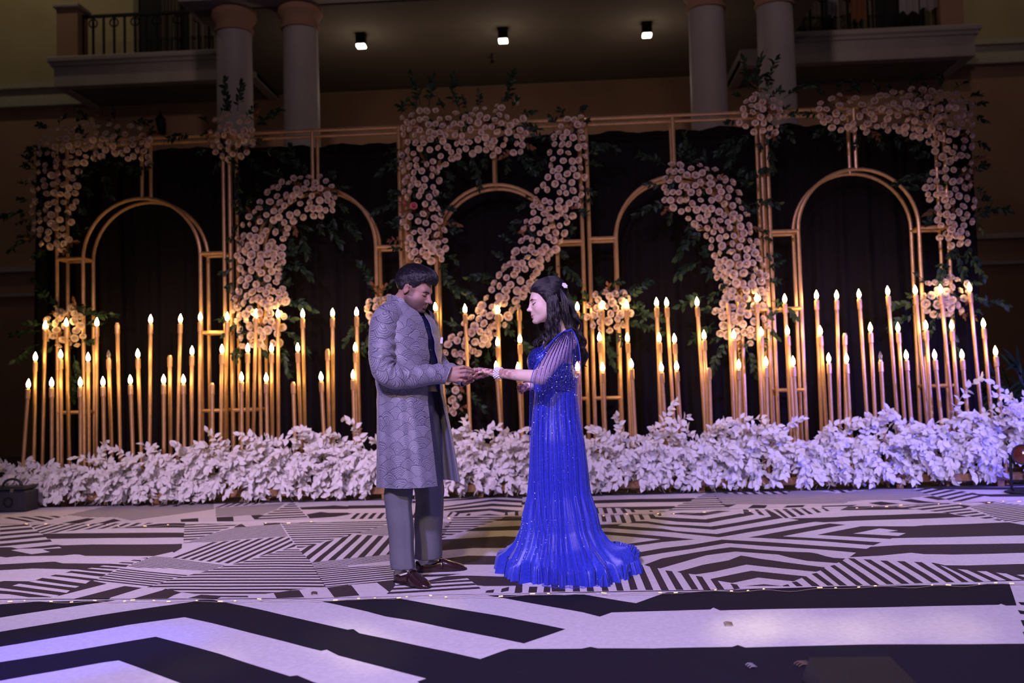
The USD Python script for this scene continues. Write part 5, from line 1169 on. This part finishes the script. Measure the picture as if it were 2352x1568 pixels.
W0 = v3(-.09, 5.36, 0); YW_ = 5.36
wom = thing('person', 'woman in a long royal blue gown with a sheer beaded cape, holding out one hand', 'person', loc=W0)
def wo(name, mesh, mat, parent=None, **k):
    return obj(name, mesh, mat, parent if parent is not None else wom, offset=W0, **k)
SC = .955; RW = rot(math.pi + math.radians(9), math.radians(7), 0); WO = v3(-.100, 5.36, 1.468)
wh = nets(lambda P: smin(head_sdf(P, False), cone(P, (-.022, 0, -.05), (-.045, 0, -.165), .045, .046), .02), (-.15, -.11, -.19), (.14, .11, .14), .0024)
x_, y_, z_ = wh.vertices.T
BASE = np.array([.84, .61, .53])
wsk = np.tile(BASE, (len(x_), 1)); lip = np.exp(-((z_ + .0712) / .0085) ** 2) * (np.abs(y_) < .022) * (x_ > .083)
smile = np.exp(-((z_ + .0700 - .10 * np.abs(y_)) / .0022) ** 2) * (np.abs(y_) < .034) * (x_ > .07); wsk = wsk * (1 - .85 * lip[:, None]) + np.array([.46, .10, .13]) * .85 * lip[:, None]; wsk = wsk * (1 - .6 * smile[:, None]) + np.array([.22, .06, .07]) * .6 * smile[:, None]
ck = np.exp(-(((x_ - .06) / .03) ** 2 + ((np.abs(y_) - .055) / .02) ** 2 + ((z_ + .03) / .022) ** 2)); wsk = wsk * (1 - .25 * ck[:, None]) + np.array([.62, .26, .25]) * .25 * ck[:, None]
lidt = np.exp(-(((np.abs(y_) - .032) / .016) ** 2 + ((z_ - .006) / .007) ** 2)) * (x_ > .07); wsk = wsk * (1 - .45 * lidt[:, None]) + np.array([.25, .13, .14]) * .45 * lidt[:, None]
wh_m = xf(wh, RW, WO, SC)
SHn, ELn, WRn = W(1303, 783, 5.205), W(1240, 866, 5.085), W(1152, 857, 5.185)
SHf, ELf, WRf = W(1284, 783, 5.515), W(1256, 872, 5.55), W(1216, 886, 5.33)
hwn = hand(W(1136, 856.5, 5.200), [W(1104, 848, 5.262), W(1101, 847.5, 5.245), W(1102, 849, 5.226), W(1106, 852, 5.208)],
           [[W(1093, 850, 5.262), W(1086, 857, 5.258)], [W(1089, 847.5, 5.242), W(1079, 852, 5.238)], [W(1091, 850, 5.222), W(1083, 857, 5.218), W(1078, 863, 5.216)], [W(1095, 857, 5.202), W(1086, 864, 5.200), W(1078, 870.5, 5.200)]],
           [W(1119, 860, 5.262), W(1106, 864, 5.262), W(1095, 868, 5.258)], r=.0072, wr=.023, th=.85)
hwf = hand(W(1214, 886, 5.33), [W(1200, 884, 5.315), W(1199, 888, 5.302), W(1200, 892, 5.295), W(1202, 896, 5.295)],
           [[W(1192, 887, 5.30), W(1190, 894, 5.285)], [W(1191, 891, 5.288), W(1191, 898, 5.275)], [W(1193, 896, 5.282), W(1194, 902, 5.272)], [W(1197, 900, 5.285), W(1199, 905, 5.275)]],
           [W(1204, 884, 5.29), W(1195, 885, 5.278), W(1189, 888, 5.27)], r=.0072, wr=.022, th=.85)
def wcore(P):
    d = ell(P, v3(-.055, 5.36, 1.16), (.085, .125, .17)); d = smin(d, cone(P, SHn + v3(-.01, .03, .0), SHf + v3(-.01, -.03, 0), .048, .048), .05)
    d = smin(d, cone(P, WO + RW @ v3(-.04, 0, -.12), v3(-.055, 5.36, 1.30), .042, .052), .04)
    d = smin(d, cone(P, SHn, ELn, .052, .040), .03); d = smin(d, cone(P, ELn, WRn, .037, .0245), .008)
    d = smin(d, cone(P, SHf, ELf, .044, .036), .03); d = smin(d, cone(P, ELf, WRf, .036, .024), .008)
    d = smin(d, ell(P, v3(-.06, 5.37, .86), (.075, .085, .16)), .06)
    for s in (-1, 1): d = smin(d, cone(P, (-.06, 5.37 + s * .05, .80), (-.07, 5.37 + s * .07, .10), .055, .035), .03)
    d = smin(d, ell(P, v3(-.135, 5.31, 1.14), (.05, .055, .06)), .04); d = smin(d, ell(P, v3(-.135, 5.41, 1.14), (.05, .055, .06)), .04)
    return d
wb = nets(wcore, (-.42, 5.0, .05), (.12, 5.66, 1.40), .008)
def henna(m, edge=None):
    v = m.vertices; n1 = meshkit.noise(v * 95, 3); n2 = meshkit.noise(v * 260, 5); k = np.clip((n1 - .42) * 6, 0, 1) * .75 + np.clip((n2 - .5) * 5, 0, 1) * .3
    k = np.clip(k + .12, 0, .85)
    if edge is not None: k = k * edge(v)
    return BASE * (1 - k[:, None]) + np.array([.26, .055, .05]) * k[:, None]
wr_d = lambda v: sm(.135, .05, np.linalg.norm(v - WRn, axis=1)) * .8
wk, wt = one_skin([wb, wh_m, hwn, hwf], [henna(wb, wr_d), wsk, henna(hwn), henna(hwf)])
wo('body', wk, 'skin', smooth=True, color=wt)
fw = lambda P: head_sdf(P, False)
for s in (-1, 1):
    P = brow_path(fw, s, .0165, .0205, .0215, .0135, .012, .056)
    wo('eyebrow', xf(tube(P, np.interp(np.linspace(0, 1, 14), [0, .2, .6, 1], [.0016, .0026, .0022, .0006]), 7), RW, WO, SC), 'brow_hair', smooth=True)
    P = brow_path(fw, s, -.0080, -.0100, -.0085, .0005, .017, .052)
    wo('eyelashes', xf(tube(P, [.0006] + list(np.linspace(.0012, .0020, 12)) + [.0010], 6), RW, WO, SC), 'brow_hair', smooth=True)
# hair: a combed cap and long waved locks
def wom_hair(P):
    st = meshkit.fbm(np.column_stack([P[:, 0] * 22, P[:, 1] * 110, P[:, 2] * 80]), 3, 8) - .5
    d = ell(P, v3(-.016, 0, .044), (.108, .0875, .092)); d = smin(d, ell(P, v3(-.045, 0, .050), (.075, .085, .085)), .02) + st * .005
    hl_ = np.interp(P[:, 0], [-.15, -.02, .006, .016, .026, .046, .076, .12], [-.12, -.10, -.06, -.02, .012, .045, .065, .073]) + .006 * (meshkit.noise(P * 120, 2) - .5)
    return np.maximum(np.maximum(d, (hl_ - P[:, 2]) * .8), -.10 - P[:, 2])
wcap = nets(wom_hair, (-.15, -.11, -.12), (.13, .11, .15), .0028)
hairw = tag(wo('hair', xf(wcap, RW, WO, SC), 'hair_strands', smooth=True), 'long dark wavy hair, half pinned up')
material('hair_dark', {'p': ('principled_bsdf', dict(base_color=(.010, .007, .009), roughness=.6))})
R = np.random.default_rng(77); strands = []; locks = []
def lock(path, rad, wave, seed, mat_list):
    from scipy.interpolate import CubicSpline
    Rr = np.random.default_rng(seed); P = np.array(path); L = np.concatenate([[0], np.cumsum(np.linalg.norm(np.diff(P, axis=0), axis=1))])
    s = np.linspace(0, L[-1], 34); Q = CubicSpline(L, P)(s); t, a, b = frames(Q, (0, -1, 0)); ph = Rr.uniform(0, 6.28); g = (s / L[-1])
    am = wave * 1.55 * np.clip((g - .2) / .8, 0, 1) ** 1.1; fr = 2 * np.pi / .10
    Q = Q + a * (am * np.sin(s * fr + ph))[:, None] * .6 + b * (am * np.cos(s * fr + ph))[:, None]
    rr = rad * np.interp(g, [0, .12, .3, .6, .9, 1], [.12, .6, 1, 1, .7, .15]); locks.append(tube(Q, rr, 9, squash=.7, up=(0, -1, 0)))
    for k in range(44):
        an, ro = Rr.uniform(0, 6.28), .6 + .75 * Rr.random(); dr_ = Rr.normal(0, .004, 3)
        strands.append(Q[::2] + (a[::2] * math.cos(an) + b[::2] * math.sin(an) * .8) * (rr[::2] * ro)[:, None] + dr_ * (g[::2] ** 2)[:, None])
hp = lambda x, y, z: WO + RW @ (v3(x, y, z) * SC)
for k in range(15):                                      # near side, over the ear and down in front of the shoulder
    j = lambda s: R.normal(0, s)
    lock([hp(.004 - .004 * k, .058 + j(.003), .070 + j(.012)), hp(.014 - .004 * k, .078 + j(.002), .042 + j(.01)), hp(.010 - .004 * k, .085, .0), W(1259 + 1.6 * k + j(1.5), 722, 5.262 + j(.008)), W(1257 + 1.9 * k + j(2), 745, 5.245 + j(.01)), W(1256 + 1.6 * k + j(3), 768, 5.20 + j(.01)), W(1249 + 1.5 * k + j(4), 786 + j(6), 5.185 + j(.01))], .0095, .010, 900 + k, 0)
for k in range(22):                                      # back mass down behind the shoulder
    u_ = k / 21; j = lambda s: R.normal(0, s)
    yy = 5.27 + .20 * R.random()
    lock([hp(-.045 - .025 * u_ + j(.006), .06 - .12 * (yy - 5.27) / .2, .085 - .02 * u_ + j(.012)), W(1283 + 28 * u_ + j(2), 700, yy), W(1290 + 34 * u_ + j(3), 735, yy), W(1304 + 30 * u_ + j(3), 768, yy + .01), W(1319 + 22 * u_ + j(3), 800, yy + .02), W(1329 + 16 * u_ + j(4), 828 + j(10), yy + .02)], .0105, .012, 940 + k, 0)
for k in range(7):                                       # far side, falling over the chest
    j = lambda s: R.normal(0, s)
    lock([hp(.0, -.075, .02), W(1246 + 2 * k, 725, 5.425), W(1243 + 2 * k + j(2), 748, 5.435), W(1238 + 2.5 * k + j(3), 770, 5.44), W(1228 + 3 * k + j(3), 792 + j(5), 5.435)], .010, .011, 980 + k, 0)
wo('lock_mass', locks, 'hair_dark', hairw, smooth=True)
up_ = flow_hair(wom_hair, wcap, lambda P: np.column_stack([-.8 + 0 * P[:, 0], -P[:, 1] * 2, .35 - (P[:, 0] < -.02) * 1.0]), 4600, 7, .07, .0022, 6, lambda P: P[:, 2] > -.02)
curves('hair_strands', strands + [(l * SC) @ RW.T + WO for l in up_], .0010, 'hair_fibre', hairw, W0)
fc = W(1297, 656, 5.285)
cl = tag(UsdGeom.Xform.Define(stage, path_for('hair_clip', wom)).GetPrim(), 'small white flower hair clip')
for k in range(7):
    a = k * 2 * np.pi / 6; o = v3(0, 0, 0) if k == 6 else v3(.002, .011 * math.cos(a), .011 * math.sin(a))
    m = trimesh.creation.icosphere(2, 1); m.apply_transform(np.diag([.004, .0075, .0075, 1])); wo('petal', xf(m, rot(-.9, -.5), fc + rot(-.9, -.5) @ o), 'white_petal', cl, smooth=True)
# bracelet of small white flowers
br = tag(UsdGeom.Xform.Define(stage, path_for('bracelet', wom)).GetPrim(), 'bracelet of small white flowers')
c0 = W(1145, 856.5, 5.192); ax = (ELn - WRn); ax /= np.linalg.norm(ax); _, ea, eb = frames(np.array([c0, c0 + ax]))
for j in range(4):
    for k in range(14):
        a = (k + .5 * (j % 2)) * 2 * np.pi / 14; p = c0 + ax * (j - 1.5) * .0095 + (ea[0] * math.cos(a) + eb[0] * math.sin(a)) * .0275
        m = trimesh.creation.icosphere(1, .0058); m.vertices *= 1 + .16 * np.sin(m.vertices[:, [0]] * 900 + k) * [1, 1, 1]; m.apply_translation(p); wo('flower', m, 'white_petal', br, smooth=True)
for px, py, Y_ in ((1193, 889, 5.276), (1195, 895, 5.270)):
    wo('ring', place(trimesh.creation.torus(.0085, .0022, major_sections=16, minor_sections=6), W(px, py, Y_), v3(-.4, .2, -.8)), 'silver', smooth=True)

# gown
lev = [(868, 1220, 1327, .100), (900, 1227, 1325, .096), (960, 1222, 1331, .120), (1010, 1219, 1341, .150), (1060, 1217, 1347, .156), (1120, 1213, 1353, .156), (1180, 1208, 1362, .165)]
zc = np.array([at((l + r) / 2, y, YW_)[2] for y, l, r, b in lev])[::-1]; cxs = np.array([at((l + r) / 2, y, YW_)[0] for y, l, r, b in lev])[::-1]; hw = np.array([(r - l) / 2 / 427 for y, l, r, b in lev])[::-1]; hb = np.array([b for *_, b in lev])[::-1]
hem = np.array([fl(*q)[:2] for q in [(1143, 1303), (1148, 1316), (1178, 1333), (1196, 1342), (1240, 1345), (1290, 1349), (1340, 1350), (1375, 1351), (1396, 1346), (1409, 1336), (1418, 1334), (1428, 1328), (1432, 1318), (1434, 1308), (1428, 1297), (1418, 1289), (1408, 1284), (1396, 1282), (1330, 1280), (1250, 1278), (1180, 1284), (1150, 1293)]])
hc = np.array([cxs[0], YW_]); NT = 420; TH = np.linspace(0, 2 * np.pi, NT + 1)
hpoly = Polygon(hem)
hem_r = []
for a in TH:
    ln = shapely.LineString([hc, hc + 3 * np.array([math.cos(a), math.sin(a)])]); q = ln.intersection(hpoly.exterior); pts_ = [np.array(g.coords[0]) for g in getattr(q, 'geoms', [q]) if not g.is_empty]
    hem_r.append(max(np.linalg.norm(p - hc) for p in pts_))
hem_r = np.array(hem_r); hem_r = np.convolve(np.concatenate([hem_r[-4:-1], hem_r, hem_r[1:4]]), np.ones(7) / 7, 'valid')
ph = 1.2 * np.sin(TH * 3 + 1) + .5 * np.sin(TH * 7)
rows = []
zl_ = np.concatenate([np.linspace(zc[-1], .36, 46), np.linspace(.345, .11, 20), [.098, .092, .085, .07, .05, .03, .004]])
for z in zl_:
    zz = max(z, zc[0]); a_, b_, cx_ = np.interp(zz, zc, hw), np.interp(zz, zc, hb), np.interp(zz, zc, cxs)
    r0 = a_ * b_ / np.sqrt((b_ * np.cos(TH)) ** 2 + (a_ * np.sin(TH)) ** 2)
    k = np.interp(z, [0, .05, .085, .098, .11, .17, .25, zc[0] + .10], [1.0, .99, .95, .86, .78, .44, .20, 0])
    am = np.interp(z, [0, .09, .11, .3, .6, .9, 1.0], [.020, .012, .008, .008, .004, .002, 0])
    r = r0 * (1 - k) + hem_r * k
    tr = np.exp(-(np.minimum(TH, 2 * np.pi - TH) / .55) ** 2) * np.interp(z, [0, .1, .22], [1, 1, 0]); am = am * (1 + 1.6 * tr)
    r = r * (1 + am / .25 * (np.sin(24 * TH + ph) + .5 * np.sin(41 * TH + 2 * ph)))
    if z < .1: r = r + .009 * np.sign(np.sin(58 * TH + 4 * ph)) * np.abs(np.sin(58 * TH + 4 * ph)) ** .5 * np.interp(z, [0, .09, .1], [1, .5, 0])
    zt = z + tr * (.035 * np.sin(17 * TH + 1) + .02) * np.interp(z, [0, .02, .09, .2], [0, .3, 1, 0]) + (.010 * np.sin(11 * TH + 2 * ph) + .012 * np.sin(5 * TH)) * np.interp(z, [0, .02, .09, .3], [0, .4, 1, 0])
    rows.append(np.stack([cx_ + (hc[0] - cx_) * k + r * np.cos(TH), hc[1] + r * np.sin(TH), np.maximum(zt, .008)], 1))
GV = np.stack(rows); cut = 66
gown = tag(UsdGeom.Xform.Define(stage, path_for('gown', wom)).GetPrim(), 'royal blue floor length gown with a flared pleated hem')
gm = grid_mesh(GV[:cut + 1]); gf = grid_mesh(GV[cut:])
for m in (gm, gf):
    if (m.face_normals[10] @ (m.triangles_center[10] - np.append(hc, m.triangles_center[10][2]))) < 0: m.invert()
wo('skirt', gm, 'blue_gown', gown, smooth=True); wo('hem_flounce', gf, 'blue_gown', gown, smooth=True)
bl = []
for k in range(46):
    i = int((k + .4 * R.random()) / 46 * NT); P = GV[cut + 1:, i].copy(); P[:, :2] += (P[:, :2] - hc) / np.linalg.norm(P[:, :2] - hc, axis=1, keepdims=True) * .002; bl.append(tube(P, .0016, 4)); wo('hem_piping', bl[-1], 'bead_navy', gown, smooth=True)
def ruffle(px, h, seed, lean=.25):
    from scipy.interpolate import CubicSpline
    P = np.array([fl(*q) for q in px]); L = np.concatenate([[0], np.cumsum(np.linalg.norm(np.diff(P, axis=0), axis=1))]); s = np.linspace(0, L[-1], 150); Q = CubicSpline(L, P)(s)
    t = np.gradient(Q, axis=0); t /= np.linalg.norm(t, axis=1, keepdims=True); n = np.stack([t[:, 1], -t[:, 0], 0 * s], 1); rows = []
    for k in np.linspace(0, 1, 9):
        w = .011 * np.sin(s * 2 * np.pi / .042 + seed) * (1 - .45 * k) + .005 * np.sin(s * 2 * np.pi / .017 + seed)
        q = Q + n * (w - lean * h * k ** 1.3)[:, None]; q[:, 2] = .008 + h * k * (1 + .10 * np.sin(s * 21 + seed)) * np.minimum(1, .55 + 3.2 * np.minimum(s, L[-1] - s) / L[-1]); rows.append(q)
    V = np.stack(rows); o_, i_, r_ = two_sided(V, .003); o = wo('train_ruffle', [o_, i_, r_], 'blue_gown', gown, smooth=True)
    for k in range(3, 147, 9): wo('hem_piping', tube(V[:, k] + n[k] * .0012, .0014, 4), 'bead_navy', gown, smooth=True)
ruffle([(1376, 1304), (1388, 1290), (1404, 1281), (1420, 1281), (1430, 1292), (1428, 1304)], .078, 1)
ruffle([(1426, 1302), (1432, 1288), (1444, 1282), (1456, 1288), (1460, 1300), (1452, 1310)], .066, 2)
ruffle([(1404, 1336), (1412, 1326), (1426, 1330), (1438, 1336), (1448, 1326), (1462, 1323), (1468, 1310), (1460, 1302)], .070, 3)
ruffle([(1372, 1350), (1388, 1352), (1400, 1346), (1410, 1334)], .066, 4, .15)
def bodice(P):
    d = ell(P, v3(-.070, 5.36, 1.13), (.098, .138, .215)); d = smin(d, ell(P, v3(-.060, 5.36, 1.02), (.105, .105, .10)), .05)
    for s in (-1, 1): d = smin(d, ell(P, v3(-.152, 5.36 + s * .055, 1.140), (.064, .066, .078)), .045)
    d = d + .0025 * (meshkit.noise(P * 160, 6) - .5)
    top = np.interp(P[:, 0], [-.25, -.20, -.15, -.11, -.07, -.03, .05], [1.195, 1.215, 1.222, 1.205, 1.150, 1.130, 1.125]) - .035 * np.exp(-((P[:, 1] - 5.36) / .035) ** 2) * (P[:, 0] < -.08)
    return np.maximum(np.maximum(d, P[:, 2] - top), .985 - P[:, 2])
bm = nets(bodice, (-.25, 5.18, .96), (.06, 5.54, 1.30), .004)
wo('bodice', bm, 'blue_sequin', gown, smooth=True)

# sheer cape on the near side
cl_ = [(757, 1301, 1314, 5.225), (764, 1290, 1319, 5.165), (775, 1276, 1324, 5.125), (790, 1261, 1329, 5.100), (810, 1246, 1332, 5.075), (830, 1234, 1334, 5.045), (850, 1225, 1334, 5.022), (870, 1219, 1334, 5.020), (900, 1216.5, 1334, 5.065), (950, 1215.5, 1335, 5.130), (1000, 1215.5, 1338, 5.150), (1060, 1215.5, 1342, 5.155), (1120, 1216, 1346, 5.150), (1180, 1220, 1353, 5.135), (1240, 1230, 1366, 5.095), (1300, 1240, 1382, 5.030), (1340, 1244, 1392, 4.995), (1354.5, 1246, 1394, 4.985)]
cy_, cL, cR, cY = np.array(cl_, float).T; vv = np.linspace(0, 1, len(cl_))
def cape_pt(u, v, lift=0.0):
    y, l, r, Y = (np.interp(v, vv, q) for q in (cy_, cL, cR, cY))
    fan = np.interp(v, [0, .1, .4, .7, 1], [0, .0006, .0045, .0085, .013])
    x = l + (r - l) * u + fan * 130 * np.sin(2 * np.pi * 6.5 * u + 2 * np.sin(3 * u)) * .35
    e = np.abs(2 * u - 1); dep = .075 * e ** 2.2 * np.where(u < .5, np.interp(v, [0, .1, .45, .55, 1], [.1, .05, .05, .8, 1]), np.interp(v, [0, .1, .3, 1], [.1, .4, 1, 1])) + .03 * (u > .5) * e ** 2 * np.clip(v * 4, 0, 1)
    Yq = Y + dep + fan * np.sin(2 * np.pi * 9 * u + 2.5 * v + 3 * np.sin(2 * np.pi * u)) + .35 * fan * np.sin(2 * np.pi * 21 * u + 4 * v) - lift
    d = _f[None] + ((x - CX) / F)[:, None] * _r[None] - ((y - CY) / F)[:, None] * _u[None]
    P = EYE + d * (Yq / d[:, 1])[:, None]; P[:, 2] = np.maximum(P[:, 2], .010); return P
nu, nv = 220, 150
uu, vg = np.meshgrid(np.linspace(0, 1, nu), np.linspace(0, 1, nv)); CV = cape_pt(uu.ravel(), vg.ravel()).reshape(nv, nu, 3)
cape = tag(UsdGeom.Xform.Define(stage, path_for('cape', wom)).GetPrim(), 'sheer blue cape with dark beaded lines from the shoulder to the floor')
cm = grid_mesh(CV)
if cm.face_normals[:, 1].mean() > 0: cm.invert()
wo('veil', cm, 'blue_tulle', cape, smooth=True)
for k, u in enumerate([0.004, .09, .17, .26, .34, .43, .52, .61, .70, .79, .88, .996]):
    v = np.linspace(.005, .997, 90); P = cape_pt(np.full(90, u), v, .003)
    edge = k in (0, 11)
    wo('beaded_line', tube(P, np.interp(v, [0, .12, .4, 1], [.0016, .0028, .0011, .0008]) * (1.3 if edge else 1), 5), 'blue_gown' if edge else 'bead_navy', cape, smooth=True)
v_ = np.full(60, .998); wo('hem_edge', tube(cape_pt(np.linspace(0, 1, 60), v_, .002), .0022, 5), 'blue_gown', cape, smooth=True)
nb = np.array([W(1314, 758, 5.222), W(1300, 763, 5.19), W(1284, 770, 5.20), W(1268, 778, 5.235), W(1252, 790, 5.275), W(1240, 802, 5.30)])
wo('neck_band', tube(nb, [.009, .010, .009, .008, .008, .007], 8, squash=.5), 'blue_gown', cape, smooth=True)
# scattered sequins
R = np.random.default_rng(12); Sq = []
def sequin(p, s):
    n = v3(-.1, -1, .35) + R.normal(0, .38, 3); Sq.append(place(SEQ, p, n, R.random() * 6, s))
SEQ = trimesh.Trimesh(np.array([[0, 0, .15]] + [[math.cos(a), math.sin(a), 0] for a in np.arange(6) * np.pi / 3]), [[0, i + 1, (i + 1) % 6 + 1] for i in range(6)], process=False)
for u in [.09, .17, .26, .34, .43, .52, .61, .70, .79, .88]:
    for k in range(34):
        v = R.beta(1.3, 1.6); sequin(cape_pt(np.array([u + R.normal(0, .002)]), np.array([v]), .006)[0], R.uniform(.0008, .0020))
for k in range(700):
    u, v = R.random(), .30 + .42 * R.beta(1.5, 2.0); sequin(cape_pt(np.array([u]), np.array([v]), .004)[0], R.uniform(.0006, .0014))
for k in range(330):
    i = int(R.uniform(.50, .74) * NT); z_i = R.integers(cut - 18, cut + 1); p = GV[z_i, i]; d = np.append(p[:2] - hc, 0); sequin(p + d / np.linalg.norm(d) * .003, R.uniform(.0007, .0018))
tag(wo('sequins', Sq, 'sequin_silver', cape), kind='stuff')
